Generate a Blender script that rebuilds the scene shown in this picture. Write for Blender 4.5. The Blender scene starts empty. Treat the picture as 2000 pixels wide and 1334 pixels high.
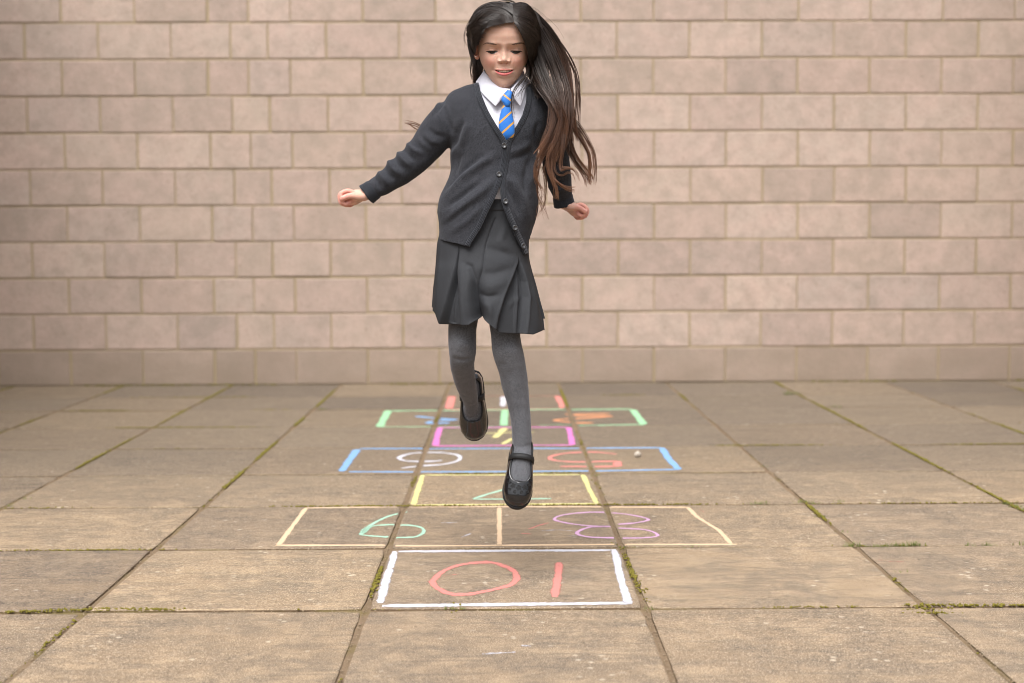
import bpy, bmesh, math, random
import numpy as np
from mathutils import Vector, Matrix, noise
from mathutils.bvhtree import BVHTree
random.seed(7); rng = np.random.default_rng(7)
scene = bpy.context.scene
C = scene.collection
PI = math.pi
# ------------------------------------------------------------------ camera
F_PX, PITCH, YAW, ROLL, CAM_H, WALL_Y = 2811.6, 0.06948, 0.01251, -0.00464, 0.894, 9.026
cy_, sy_, cp_, sp_ = math.cos(YAW), math.sin(YAW), math.cos(PITCH), math.sin(PITCH)
FW = Vector((sy_*cp_, cy_*cp_, -sp_)); rt0 = Vector((cy_, -sy_, 0)); up0 = rt0.cross(FW)
RT = rt0*math.cos(ROLL) + up0*math.sin(ROLL); UP = up0*math.cos(ROLL) - rt0*math.sin(ROLL)
CAM = Vector((0, 0, CAM_H))
cam_d = bpy.data.cameras.new('camera'); cam = bpy.data.objects.new('camera', cam_d); C.objects.link(cam)
cam.matrix_world = Matrix(((RT.x, UP.x, -FW.x, CAM.x), (RT.y, UP.y, -FW.y, CAM.y), (RT.z, UP.z, -FW.z, CAM.z), (0, 0, 0, 1)))
cam_d.sensor_width = 36; cam_d.lens = F_PX*36/2000; cam_d.clip_end = 400; cam_d.clip_start = .05
GIRL_Y = 3.80
cam_d.dof.use_dof = True; cam_d.dof.focus_distance = 3.78; cam_d.dof.aperture_fstop = 2.8
scene.camera = cam
# ------------------------------------------------------------------ light
SUN_EL, SUN_AZ = math.radians(60), math.radians(197)     # azimuth clockwise from +Y: behind the camera, a little to the left
world = bpy.data.worlds.new('World'); scene.world = world; world.use_nodes = True
wt = world.node_tree; wt.nodes.clear()
sky = wt.nodes.new('ShaderNodeTexSky'); sky.sky_type = 'NISHITA'; sky.sun_disc = False
sky.sun_elevation = SUN_EL; sky.sun_rotation = SUN_AZ; sky.air_density = 1.0; sky.dust_density = 6.0; sky.ozone_density = 1.0
# overcast: the sky's colour is drained towards the grey-white of a cloud layer
hs = wt.nodes.new('ShaderNodeHueSaturation'); hs.inputs['Saturation'].default_value = .30
bg = wt.nodes.new('ShaderNodeBackground'); bg.inputs['Strength'].default_value = .10
wo = wt.nodes.new('ShaderNodeOutputWorld')
wt.links.new(sky.outputs[0], hs.inputs['Color']); wt.links.new(hs.outputs[0], bg.inputs['Color']); wt.links.new(bg.outputs[0], wo.inputs[0])
sun_d = bpy.data.lights.new('sun', 'SUN'); sun_d.energy = 1.9; sun_d.angle = math.radians(42); sun_d.color = (1, .975, .945)
sun = bpy.data.objects.new('sun', sun_d); C.objects.link(sun)
sdir = Vector((math.sin(SUN_AZ)*math.cos(SUN_EL), math.cos(SUN_AZ)*math.cos(SUN_EL), math.sin(SUN_EL)))
sun.rotation_euler = sdir.to_track_quat('Z', 'Y').to_euler()
vs = scene.view_settings; vs.view_transform = 'Standard'; vs.look = 'None'; vs.exposure = 1.14; vs.gamma = 1; vs.use_curve_mapping = False
scene.cycles.use_denoising = True; scene.cycles.filter_width = 1.05
scene.cycles.max_bounces = 8; scene.cycles.transparent_max_bounces = 12

# ------------------------------------------------------------------ helpers
def ray(px, py):
    return (FW + RT*((px-1000)/F_PX) + UP*((667-py)/F_PX))
def at(px, py, Y=GIRL_Y):
    d = ray(px, py); return CAM + d*(Y/d.y)
def ground_at(px, py, z=0.0):
    d = ray(px, py); return CAM + d*((z-CAM.z)/d.z)
def to_px(p):
    q = p - CAM; z = q.dot(FW); return 1000+F_PX*q.dot(RT)/z, 667-F_PX*q.dot(UP)/z
def to_px_np(P):
    q = P - np.array(CAM); z = q@np.array(FW)
    return 1000+F_PX*(q@np.array(RT))/z, 667-F_PX*(q@np.array(UP))/z
def mesh(name, V, Fc, mat=None, parent=None, smooth=True, kind=None):
    me = bpy.data.meshes.new(name)
    if isinstance(V, np.ndarray) and isinstance(Fc, np.ndarray):
        n, m = len(V), len(Fc); k = Fc.shape[1]
        me.vertices.add(n); me.vertices.foreach_set('co', V.astype(np.float32).ravel())
        me.loops.add(m*k); me.loops.foreach_set('vertex_index', Fc.astype(np.int32).ravel())
        me.polygons.add(m); me.polygons.foreach_set('loop_start', np.arange(0, m*k, k, dtype=np.int32))
        me.update(calc_edges=True)
    else:
        me.from_pydata([tuple(v) for v in V], [], [tuple(f) for f in Fc])
    me.update()
    if smooth and len(me.polygons):
        me.polygons.foreach_set('use_smooth', np.ones(len(me.polygons), dtype=bool))
    if mat: me.materials.append(mat)
    o = bpy.data.objects.new(name, me); C.objects.link(o)
    if parent: o.parent = parent
    if kind: o['kind'] = kind
    return o
def empty(name, loc=(0, 0, 0)):
    o = bpy.data.objects.new(name, None); C.objects.link(o); o.location = loc; o.empty_display_size = .1; return o
def tag(o, label, cat, group=None):
    o['label'] = label; o['category'] = cat
    if group: o['group'] = group
    return o
def adopt(o, parent):
    o.parent = parent; o.matrix_parent_inverse = parent.matrix_world.inverted() if False else Matrix.Translation(-parent.location); return o

class NT:
    """small node-graph writer"""
    def __init__(s, name, rough=.8, spec=.3):
        s.m = bpy.data.materials.new(name); s.m.use_nodes = True; s.t = s.m.node_tree; s.t.nodes.clear()
        s.out = s.n('ShaderNodeOutputMaterial'); s.b = s.n('ShaderNodeBsdfPrincipled')
        s.l(s.b.outputs[0], s.out.inputs[0]); s.b.inputs['Roughness'].default_value = rough
        s.b.inputs['Specular IOR Level'].default_value = spec
    def n(s, t, **kw):
        x = s.t.nodes.new(t)
        for k, v in kw.items(): setattr(x, k, v)
        return x
    def l(s, a, b): s.t.links.new(a, b)
    def coord(s, kind='Object'): return s.n('ShaderNodeTexCoord').outputs[kind]
    def pos(s): return s.n('ShaderNodeNewGeometry').outputs['Position']
    def mapping(s, v, scale=(1, 1, 1), loc=None):
        m = s.n('ShaderNodeMapping'); m.inputs['Scale'].default_value = scale; s.l(v, m.inputs['Vector'])
        if loc is not None: s.l(loc, m.inputs['Location'])
        return m.outputs[0]
    def noise(s, v, scale, detail=4, rough=.55, dist=0, w=None):
        x = s.n('ShaderNodeTexNoise')
        x.inputs['Scale'].default_value = scale; x.inputs['Detail'].default_value = detail
        x.inputs['Roughness'].default_value = rough; x.inputs['Distortion'].default_value = dist
        s.l(v, x.inputs['Vector']); return x.outputs['Fac']
    def ramp(s, f, stops, interp='LINEAR'):
        r = s.n('ShaderNodeValToRGB'); r.color_ramp.interpolation = interp; e = r.color_ramp.elements
        while len(e) < len(stops): e.new(.5)
        for i, (p, c) in enumerate(stops):
            e[i].position = p; e[i].color = (c, c, c, 1) if isinstance(c, (int, float)) else (*c, 1)
        s.l(f, r.inputs[0]); return r.outputs[0]
    def mix(s, f, a, b, mode='MIX'):
        m = s.n('ShaderNodeMix', data_type='RGBA', blend_type=mode)
        for k, v in ((0, f), (6, a), (7, b)):
            if hasattr(v, 'links') or hasattr(v, 'is_output'): s.l(v, m.inputs[k])
            elif k == 0: m.inputs[0].default_value = v
            else: m.inputs[k].default_value = (*v, 1) if len(v) == 3 else v
        return m.outputs[2]
    def math(s, op, a, b=None, c=None):
        m = s.n('ShaderNodeMath', operation=op)
        for k, v in ((0, a), (1, b), (2, c)):
            if v is None: continue
            if hasattr(v, 'is_output'): s.l(v, m.inputs[k])
            else: m.inputs[k].default_value = v
        return m.outputs[0]
    def bump(s, h, strength=.3, dist=.002, prev=None):
        b = s.n('ShaderNodeBump'); b.inputs['Strength'].default_value = strength; b.inputs['Distance'].default_value = dist
        s.l(h, b.inputs['Height'])
        if prev is not None: s.l(prev, b.inputs['Normal'])
        return b.outputs[0]
    def base(s, c):
        if hasattr(c, 'is_output'): s.l(c, s.b.inputs['Base Color'])
        else: s.b.inputs['Base Color'].default_value = (*c, 1)
    def nrm(s, n): s.l(n, s.b.inputs['Normal'])
    def rnd(s): return s.n('ShaderNodeObjectInfo').outputs['Random']
    def loc(s): return s.n('ShaderNodeObjectInfo').outputs['Location']
    def sep(s, v, i): x = s.n('ShaderNodeSeparateXYZ'); s.l(v, x.inputs[0]); return x.outputs[i]
def srgb(r, g, b):
    f = lambda c: (c/255/12.92) if c/255 <= .04045 else ((c/255+.055)/1.055)**2.4
    return (f(r), f(g), f(b))

# ------------------------------------------------------------------ setting materials
def m_block():
    t = NT('split_face_block', .93, .15); P = t.pos(); r = t.rnd()
    off = t.n('ShaderNodeCombineXYZ'); t.l(t.math('MULTIPLY', r, 37.0), off.inputs[0]); t.l(t.math('MULTIPLY', r, 11.0), off.inputs[2])
    Q = t.n('ShaderNodeVectorMath', operation='ADD'); t.l(P, Q.inputs[0]); t.l(off.outputs[0], Q.inputs[1]); Q = Q.outputs[0]
    base = t.ramp(r, [(0, (.335, .270, .228)), (.25, (.445, .362, .308)), (.5, (.385, .300, .256)), (.75, (.48, .390, .335)), (1, (.42, .345, .298))])
    pink = t.noise(Q, 7, 5, .6); base = t.mix(t.ramp(pink, [(.38, 0), (.62, .65)]), base, (.51, .385, .335))
    grey = t.noise(Q, 11, 6, .65); base = t.mix(t.ramp(grey, [(.42, 0), (.66, .6)]), base, (.30, .255, .215))
    big = t.noise(P, .7, 3, .5); base = t.mix(t.ramp(big, [(.3, 0), (.75, .32)]), base, (.32, .265, .218))
    fine = t.noise(P, 150, 5, .75); base = t.mix(t.ramp(fine, [(.35, .45), (.55, 0)]), base, (.20, .15, .11))
    pit = t.noise(P, 90, 3, .6); base = t.mix(t.ramp(pit, [(.30, .7), (.38, 0)]), base, (.16, .12, .09))
    base = t.mix(1.0, base, t.ramp(t.math('FRACT', t.math('MULTIPLY', r, 5.77)), [(0, (.90, .90, .91)), (.4, (1.03, 1.02, 1.0)), (.7, (.96, .94, .94)), (1, (1.06, 1.05, 1.04))]), 'MULTIPLY')
    z = t.sep(P, 2)     # splashed dirt on the lowest course
    d = t.noise(t.mapping(P, (1, 1, 2)), 2.2, 5, .6)
    low = t.math('MULTIPLY', t.ramp(z, [(0.0, 1), (.215, .75), (.235, 0)]), t.ramp(d, [(.25, .55), (.65, .95)]))
    base = t.mix(low, base, (.235, .185, .142))
    t.base(base)
    n = t.bump(t.noise(P, 42, 6, .65), .5, .006); n = t.bump(fine, .5, .0015, n); t.nrm(n); return t.m
def m_mortar():
    t = NT('mortar', .95, .1); P = t.pos()
    c = t.mix(t.noise(P, 3, 4), (.29, .23, .135), (.36, .29, .18)); c = t.mix(t.ramp(t.noise(P, 160, 4, .7), [(.4, .4), (.6, 0)]), c, (.25, .20, .12))
    t.base(c); t.nrm(t.bump(t.noise(P, 220, 4), .6, .002)); return t.m
def m_slab():
    t = NT('paving_concrete', .9, .22); P = t.pos(); r = t.rnd()
    off = t.n('ShaderNodeCombineXYZ'); t.l(t.math('MULTIPLY', r, 53.0), off.inputs[0]); t.l(t.math('MULTIPLY', r, 17.0), off.inputs[1])
    Q = t.n('ShaderNodeVectorMath', operation='ADD'); t.l(P, Q.inputs[0]); t.l(off.outputs[0], Q.inputs[1]); Q = Q.outputs[0]
    c = t.ramp(r, [(0, (.235, .166, .104)), (.22, (.295, .214, .136)), (.45, (.185, .140, .102)), (.7, (.270, .200, .134)), (1, (.205, .150, .100))])
    c = t.mix(t.ramp(t.noise(Q, 4.5, 5, .6, .6), [(.40, 0), (.60, .9)]), c, (.125, .102, .082))      # grey-black lichen and wear clouds
    c = t.mix(t.ramp(t.noise(Q, 9, 6, .65, .3), [(.48, 0), (.64, .8)]), c, (.40, .300, .198))
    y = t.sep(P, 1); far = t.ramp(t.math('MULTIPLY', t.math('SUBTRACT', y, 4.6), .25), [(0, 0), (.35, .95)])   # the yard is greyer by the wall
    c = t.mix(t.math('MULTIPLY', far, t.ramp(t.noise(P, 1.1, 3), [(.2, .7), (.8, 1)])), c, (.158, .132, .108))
    c = t.mix(t.ramp(t.noise(P, 55, 5, .75), [(.42, 0), (.60, .55)]), c, (.34, .255, .172))
    st = t.noise(t.mapping(Q, (1.2, 5.5, 1)), 4, 6, .7, 1.2); c = t.mix(t.ramp(st, [(.50, 0), (.63, .7)]), c, (.115, .094, .076))
    c = t.mix(t.ramp(t.noise(P, 300, 3, .8), [(.38, .9), (.54, 0)]), c, (.085, .060, .042))
    c = t.mix(t.ramp(t.noise(P, 380, 2, .8), [(.54, 0), (.66, .85)]), c, (.62, .51, .38))
    # pale spots and dark specks
    v = t.n('ShaderNodeTexVoronoi'); v.inputs['Scale'].default_value = 26; t.l(t.mapping(Q, (1, 1, 1)), v.inputs['Vector'])
    sp = t.math('MULTIPLY', t.ramp(v.outputs['Distance'], [(.12, 1), (.22, 0)]), t.ramp(t.noise(Q, 6, 4), [(.52, 0), (.63, .8)]))
    c = t.mix(sp, c, (.50, .44, .35))
    v2 = t.n('ShaderNodeTexVoronoi'); v2.inputs['Scale'].default_value = 15; t.l(Q, v2.inputs['Vector'])
    c = t.mix(t.ramp(v2.outputs['Distance'], [(.03, .9), (.055, 0)]), c, (.05, .04, .03))
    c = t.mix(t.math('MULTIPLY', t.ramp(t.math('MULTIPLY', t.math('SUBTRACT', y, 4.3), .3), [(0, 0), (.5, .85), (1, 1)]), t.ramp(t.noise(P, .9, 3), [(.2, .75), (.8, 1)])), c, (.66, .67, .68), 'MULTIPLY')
    c = t.mix(1.0, c, t.ramp(t.math('FRACT', t.math('MULTIPLY', r, 7.31)), [(0, (.76, .76, .78)), (.35, (1.06, 1.04, .99)), (.6, (.86, .86, .87)), (.85, (1.12, 1.08, 1.0)), (1, (.94, .91, .88))]), 'MULTIPLY')
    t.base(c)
    t.l(t.ramp(t.noise(P, 60, 4), [(.3, .97), (.7, .78)]), t.b.inputs['Roughness'])
    n = t.bump(t.noise(P, 14, 5, .6), .35, .006); n = t.bump(t.noise(P, 130, 5, .75), .55, .002, n); n = t.bump(t.noise(P, 420, 2, .7), .4, .0008, n); t.nrm(n); return t.m
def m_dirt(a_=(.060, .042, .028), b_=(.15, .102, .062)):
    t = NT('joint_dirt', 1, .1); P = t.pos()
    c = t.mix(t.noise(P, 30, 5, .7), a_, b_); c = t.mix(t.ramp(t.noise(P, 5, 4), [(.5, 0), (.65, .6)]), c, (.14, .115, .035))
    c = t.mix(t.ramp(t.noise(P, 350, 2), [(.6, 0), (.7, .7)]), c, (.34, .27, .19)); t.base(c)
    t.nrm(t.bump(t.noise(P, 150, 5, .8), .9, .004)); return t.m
def m_simple(name, c1, c2, scale=60, rough=.8, spec=.3, bump=.2):
    t = NT(name, rough, spec); P = t.pos(); f = t.noise(P, scale, 4, .6)
    t.base(t.mix(f, c1, c2)); t.nrm(t.bump(f, bump, .002)); return t.m
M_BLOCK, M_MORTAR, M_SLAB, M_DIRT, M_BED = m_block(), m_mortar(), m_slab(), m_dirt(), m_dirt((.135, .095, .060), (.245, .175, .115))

# ------------------------------------------------------------------ ground, paving
mesh('ground', [(-60, -40, -.055), (60, -40, -.055), (60, 80, -.055), (-60, 80, -.055)], [(0, 1, 2, 3)], m_simple('yard_earth', (.13, .10, .07), (.2, .16, .11), 4, .95), kind='structure')
pavement = empty('pavement'); pavement['kind'] = 'structure'
GA = -0.00678; cga, sga = math.cos(GA), math.sin(GA)
def g2w(u, v): return (u*cga-v*sga, u*sga+v*cga)
def w2g(x, y): return (x*cga+y*sga, -x*sga+y*cga)
SW, SD, GX0, GY0 = .68257, .69274, -.33975, 4.84502
COLS = [GX0+i*SW for i in range(-6, 8)]
ROWS = [GY0+j*SD for j in range(-7, 6)] + [WALL_Y-.004+.03]
ROWS = [r for r in ROWS if r < WALL_Y-.25] + [WALL_Y+.02]
# rows where the photograph's joints lie a touch off the even spacing
for k, py in ((0, 987.5), (-1, 1070.5), (-2, 1190.5), (1, 925), (2, 873), (3, 832), (4, 798.5)):
    u, v = w2g(*ground_at(980, py).xy); i = min(range(len(ROWS)), key=lambda q: abs(ROWS[q]-(GY0+k*SD))); ROWS[i] = v
def slab_mesh(w, d, seed):
    """a paving slab, worn arrises: an outline with small chips, a sloping rim and a flat top"""
    rr = random.Random(seed); n = 9; out = []
    cor = [(-w/2, -d/2), (w/2, -d/2), (w/2, d/2), (-w/2, d/2)]
    for s in range(4):
        a, b = cor[s], cor[(s+1) % 4]
        for k in range(n):
            f = k/n; x, y = a[0]+(b[0]-a[0])*f, a[1]+(b[1]-a[1])*f
            c = .0012*rr.random() + (.003*rr.random() if rr.random() < .12 else 0) + (.004 if k == 0 else 0)
            out.append((x*(1-c/(w/2)), y*(1-c/(d/2))))
    m = len(out); V = []; Fc = []
    for z, ins in ((-.045, .0), (-.0065, .0), (-.0022, .0016), (0, .006)):
        for x, y in out: V.append((x*(1-ins/(w/2)), y*(1-ins/(d/2)), z))
    for r in range(3):
        for k in range(m): Fc.append((r*m+k, r*m+(k+1) % m, (r+1)*m+(k+1) % m, (r+1)*m+k))
    Fc.append(tuple(range(3*m, 4*m)))
    return V, Fc, 2*m
slabs = []
for i in range(len(COLS)-1):
    for j in range(len(ROWS)-1):
        gx = .013 if i in (5, 6) else .011; gy = .016
        w, d = COLS[i+1]-COLS[i]-gx, ROWS[j+1]-ROWS[j]-gy
        V, Fc, nd = slab_mesh(w, d, i*50+j)
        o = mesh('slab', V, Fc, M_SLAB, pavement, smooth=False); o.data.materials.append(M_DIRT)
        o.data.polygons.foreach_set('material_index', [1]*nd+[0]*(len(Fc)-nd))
        x, y = g2w((COLS[i]+COLS[i+1])/2, (ROWS[j]+ROWS[j+1])/2)
        o.location = (x, y, random.uniform(-.0012, .0012)); o.rotation_euler = (random.gauss(0, .0012), random.gauss(0, .0018), GA)
        slabs.append(o)
bpy.context.view_layer.update()
def bvh_of(objs):
    V, Fc = [], []
    for o in objs:
        b = len(V); mw = o.matrix_world
        V += [mw @ v.co for v in o.data.vertices]; Fc += [[b+k for k in p.vertices] for p in o.data.polygons]
    return BVHTree.FromPolygons(V, Fc)
slab_bvh = bvh_of(slabs)
# the bedding that shows in the joints
nx, ny = 160, 260; X = np.linspace(-4.6, 5, nx); Yv = np.linspace(-.4, WALL_Y, ny)
xx, yy = np.meshgrid(X, Yv); zz = np.array([[-.0052+.0035*noise.noise(Vector((a*9, b*9, 0))) for a in X] for b in Yv])
V = np.stack([xx, yy, zz], -1).reshape(-1, 3); idx = np.arange(nx*ny).reshape(ny, nx)
Fq = np.stack([idx[:-1, :-1], idx[:-1, 1:], idx[1:, 1:], idx[1:, :-1]], -1).reshape(-1, 4)
mesh('joint_sand', V, Fq, M_BED, pavement)['kind'] = 'stuff'

# ------------------------------------------------------------------ wall
CH = .225; N_C = 14
wall = empty('block_wall', (0, WALL_Y, 0)); tag(wall, 'long wall of pale pinkish concrete blocks with sandy mortar behind the yard', 'wall')
mesh('mortar_bed', [(-5.2, .0058, -.05), (5.4, .0058, -.05), (5.4, .0058, CH*N_C), (-5.2, .0058, CH*N_C), (-5.2, .2, -.05), (5.4, .2, -.05), (5.4, .2, CH*N_C), (-5.2, .2, CH*N_C)],
     [(0, 1, 2, 3), (1, 5, 6, 2), (5, 4, 7, 6), (4, 0, 3, 7), (3, 2, 6, 7)], M_MORTAR, wall, smooth=False)
def block_mesh(w, h, d=.09, b=.003, seed=0):
    rr = random.Random(seed); V = []
    j = lambda: rr.uniform(-.0012, .0012)
    for y, ins in ((d, 0), (b, 0), (.0012, b*.5), (0, b*1.3)):
        for sx, sz in ((-1, -1), (0, -1), (1, -1), (1, 0), (1, 1), (0, 1), (-1, 1), (-1, 0)):
            V.append((sx*(w/2-ins)+(j() if y < d else 0), y, sz*(h/2-ins)+(j() if y < d else 0)))
    Fc = []
    for r in range(3):
        for k in range(8): Fc.append((r*8+k, r*8+(k+1) % 8, (r+1)*8+(k+1) % 8, (r+1)*8+k))
    Fc.append(tuple(range(24, 32)))
    me = bpy.data.meshes.new('block'); me.from_pydata(V, [], Fc); me.update(); me.materials.append(M_BLOCK); return me
_bm = {}
def block_for(w):
    k = (round(w, 2), random.randrange(4))
    if k not in _bm: _bm[k] = block_mesh(k[0]-.0105, CH-.0105, seed=hash(k) % 999)
    return _bm[k]
XL, XR = -2.65645, 1.45337
for k in range(-N_C+11, 11):
    z = CH*(11-k)-CH/2-.0
    top = k
    if k % 2 == 0:
        js = [XL+.45*n for n in range(-5, 3)] + [-1.502] + [XR+.45*n for n in range(-6, 9)]
    else:
        js = [XL-.225+.45*n for n in range(-5, 3)] + [-1.615, -1.382] + [XR-.225+.45*n for n in range(-5, 9)]
    sh = {0: -.004, 1: -.006, 2: -.006, 3: -.001, 4: .0, 5: .004, 6: .003, 7: .004, 8: .003, 9: .002, 10: .003}.get(k, 0)
    for a, b in zip(js[:-1], js[1:]):
        o = bpy.data.objects.new('block', block_for(b-a)); C.objects.link(o); o.parent = wall
        o.location = ((a+b)/2+sh+random.gauss(0, .0012), random.gauss(0, .0012), z+random.gauss(0, .0008))
        o.rotation_euler = (random.gauss(0, .0015), 0, random.gauss(0, .0015))
        if random.random() < .5: o.rotation_euler.y = 0
# added walls of the same blocks, out of view, blocking sky to darken both edges
for sx, X0, lab in ((-1, -3.36, 'added concrete block wall out of view that shades the left edge'), (1, 3.40, 'added concrete block wall out of view that shades the right edge')):
    sw = empty('added_side_wall', (X0, 4.3, 0)); tag(sw, lab, 'wall')
    V = [(X0+sx*a, b, c) for c in (-.05, CH*18) for a, b in ((.007, 1.9), (.2, 1.9), (.2, WALL_Y-.001), (.007, WALL_Y-.001))]
    o = mesh('mortar_bed', V, [(0, 1, 5, 4), (1, 2, 6, 5), (2, 3, 7, 6), (3, 0, 4, 7), (4, 5, 6, 7)], M_MORTAR, sw, smooth=False); o.matrix_parent_inverse = Matrix.Translation(-sw.location)
    for k in range(18):
        y = 1.9+(.225 if k % 2 else .45)
        while y < WALL_Y-.02:
            L = min(.45, WALL_Y-.002-y)
            if L > .1:
                o = bpy.data.objects.new('block', block_for(L)); C.objects.link(o); o.parent = sw; o.location = (random.gauss(0, .001), y+L/2-4.3, CH*(k+.5)); o.rotation_euler = (0, 0, -sx*PI/2)
            y += .45
# ------------------------------------------------------------------ chalk hopscotch
def m_chalk(name, col, cover=.62):
    t = NT(name, 1, .05); P = t.pos(); t.base(t.mix(t.noise(P, 200, 3), tuple(c*.86 for c in col), col))
    uv = t.n('ShaderNodeAttribute', attribute_name='across').outputs['Fac']     # 0 at the stroke's middle, 1 at its edge
    edge = t.ramp(uv, [(.25, 0), (1, .55)])
    g = t.noise(P, 105, 5, .95); b = t.noise(P, 26, 4, .75)
    s = t.math('ADD', t.math('MULTIPLY', g, 1.0), t.math('MULTIPLY', b, .75)); s = t.math('SUBTRACT', s, .31); s = t.math('SUBTRACT', s, edge)
    a = t.ramp(s, [(.84-cover, 0), (1.00-cover, .86)])
    t.l(a, t.b.inputs['Alpha']); return t.m
hop = empty('hopscotch_grid', tuple(ground_at(975, 950))); hop.location.z = 0
tag(hop, 'chalk hopscotch grid in many colours drawn on the paving, ten nearest the camera', 'hopscotch')
def catmull(P, n):
    P = [P[0]*2-P[1]] + list(P) + [P[-1]*2-P[-2]]; out = []
    for i in range(1, len(P)-2):
        a, b, c, d = P[i-1:i+3]
        for k in range(n):
            t = k/n; out.append(.5*((2*b)+(c-a)*t+(2*a-5*b+4*c-d)*t*t+(3*b-a-3*c+d)*t**3))
    out.append(P[-2]); return out
def chalk_stroke(V, Fc, A, pts, width, curved=True, closed=False):
    P = [ground_at(x, y).xy for x, y in pts]
    if closed: P = P+[P[0]]
    if curved and len(P) > 2: P = catmull(P, 14)
    # resample at 8 mm
    out = [P[0]]; acc = 0
    for a, b in zip(P[:-1], P[1:]):
        L = (b-a).length; m = max(1, int(L/.010))
        out += [a+(b-a)*(k/m) for k in range(1, m+1)]
    P = out; na = 4; b0 = len(V); sd = rng.random()*50; cols = []
    for i, p in enumerate(P):
        t = (P[min(i+2, len(P)-1)]-P[max(i-2, 0)]); t.normalize() if t.length else None; nrm = Vector((-t.y, t.x))
        wv = width*(1.5 if abs(t.x) > abs(t.y)*2 else .95)*(1+.28*noise.noise(Vector((i*.11, sd, 0)))+.12*noise.noise(Vector((i*.5, sd, 3))))
        if not closed and (i < 2 or i > len(P)-3): wv *= .7
        for k in range(na+1):
            f = k/na*2-1; q = p+nrm*(f*wv/2)
            h = slab_bvh.ray_cast(Vector((q.x, q.y, .3)), Vector((0, 0, -1)))
            z = h[0].z if h[0] is not None else -1
            V.append((q.x, q.y, z+.0009)); A.append(abs(f))
    for i in range(len(P)-1):
        for k in range(na):
            a = b0+i*(na+1)+k; q = (a, a+1, a+na+2, a+na+1)
            zs = [V[j][2] for j in q]
            if min(zs) > -.004 and max(zs)-min(zs) < .004: Fc.append(q)
def chalk(name, strokes, col, width=.026, label=None, cover=.62, parent=None):
    if name == 'chalk_numeral': strokes = [dict(q, w=q['w']*1.25) for q in strokes]
    if name == 'chalk_square':
        e = empty('chalk_square', tuple(ground_at(*strokes[0]['p'][0]))); e.location.z = 0; e.parent = hop; e.matrix_parent_inverse = Matrix.Translation(-hop.location); e['label'] = label
        for s in strokes: chalk('chalk_line', [s], col, width, None, cover, e)
        return e
    V, Fc, A = [], [], []
    for s in strokes:
        chalk_stroke(V, Fc, A, s['p'], s.get('w', width), s.get('c', True), s.get('closed', False))
    if not Fc: return
    key = 'chalk_%d_%d_%d_%d' % (*[int(c*99) for c in col], int(cover*100))
    m = CH_M.get(key) or CH_M.setdefault(key, m_chalk('chalk', col, cover))
    o = mesh(name, V, Fc, m); adopt(o, hop) if parent is None else None
    if parent is not None: o.parent = parent; o.matrix_parent_inverse = Matrix.Translation(-parent.location)
    at_ = o.data.attributes.new('across', 'FLOAT', 'POINT'); at_.data.foreach_set('value', np.array(A, dtype=np.float32))
    if label: o['label'] = label
    return o
CH_M = {}
c5 = lambda *L: [(500+x/2.2222, 740+y/2.2222) for x, y in L]
c6 = lambda *L: [(600+x/2.632, 940+y/2.632) for x, y in L]
c8 = lambda *L: [(640+x/2.778, 740+y/2.778) for x, y in L]
WHT, RED, MINT, PNK, CRM, YEL, BLU, MAG, GRN, ORG = (.58, .58, .64), (.62, .24, .21), (.38, .60, .47), (.58, .36, .54), (.68, .50, .34), (.64, .59, .27), (.22, .39, .64), (.62, .20, .47), (.32, .58, .35), (.60, .28, .15)
S = lambda pts, w=.026, c=False, closed=False: dict(p=pts, w=w, c=c, closed=closed)
def box(tl, tr, br, bl, w=.026, ws=None):
    ws = ws or w
    return [S([tl, tr], w), S([tr, br], ws), S([br, bl], w), S([bl, tl], ws)]
chalk('chalk_square', [S(c6((470, 363), (900, 360), (1300, 358), (1560, 356)), .024), S(c6((1575, 352), (1592, 400), (1604, 470), (1625, 550), (1655, 636)), .030), S(c6((1670, 630), (1200, 636), (800, 640), (385, 645)), .026),
      S(c6((448, 362), (440, 410), (425, 455)), .026), S(c6((425, 450), (405, 510), (388, 580), (375, 630)), .031)], WHT, label='white chalk square holding the ten', cover=.70)
chalk('chalk_numeral', [S(c6((640, 520), (700, 465), (800, 430), (940, 420), (1040, 450), (1076, 490), (1056, 530), (960, 560), (850, 580), (750, 585), (670, 553)), .028, True, True)], RED, label='red chalk nought of the ten', cover=.6)
chalk('chalk_numeral', [S(c6((1295, 420), (1288, 500), (1272, 600)), .030)], RED, label='red chalk one of the ten', cover=.6)
chalk('chalk_square', [S([(598, 993), (800, 990.5), (975, 990), (1343, 991)], .024), S([(1343, 991), (1362, 1010), (1405, 1036), (1428, 1062)], .024), S([(1438, 1063), (1200, 1063.5), (900, 1066), (538, 1066.5)], .022), S([(543, 1067), (598, 993)], .026), S([(975, 992), (975.5, 1066)], .024)], CRM, label='cream chalk double square holding the nine and the eight', cover=.66)
chalk('chalk_numeral', [S(c6((510, 158), (400, 190), (310, 240), (275, 278)), .022, True), S(c6((265, 277), (340, 285), (440, 290), (560, 285), (600, 255), (560, 232), (440, 226), (330, 236), (290, 270)), .018, True)], MINT, label='mint green chalk nine', cover=.6)
chalk('chalk_numeral', [S(c6((1600, 222), (1700, 212), (1752, 195), (1640, 170), (1480, 160), (1330, 172), (1270, 195), (1330, 215), (1460, 231), (1560, 234)), .018, True), S(c6((1565, 232), (1450, 238), (1387, 265), (1440, 286), (1600, 292), (1740, 290), (1802, 277), (1740, 250), (1590, 240)), .018, True)], PNK, label='lilac pink chalk eight', cover=.58)
chalk('chalk_square', [S(c8((515, 522), (900, 522), (1385, 520)), .022), S(c8((1385, 520), (1420, 600), (1460, 675)), .030), S(c8((1465, 675), (1000, 680), (470, 683)), .022), S(c8((465, 680), (490, 600), (515, 522)), .034)], YEL, label='yellow chalk square holding the seven', cover=.66)
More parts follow.
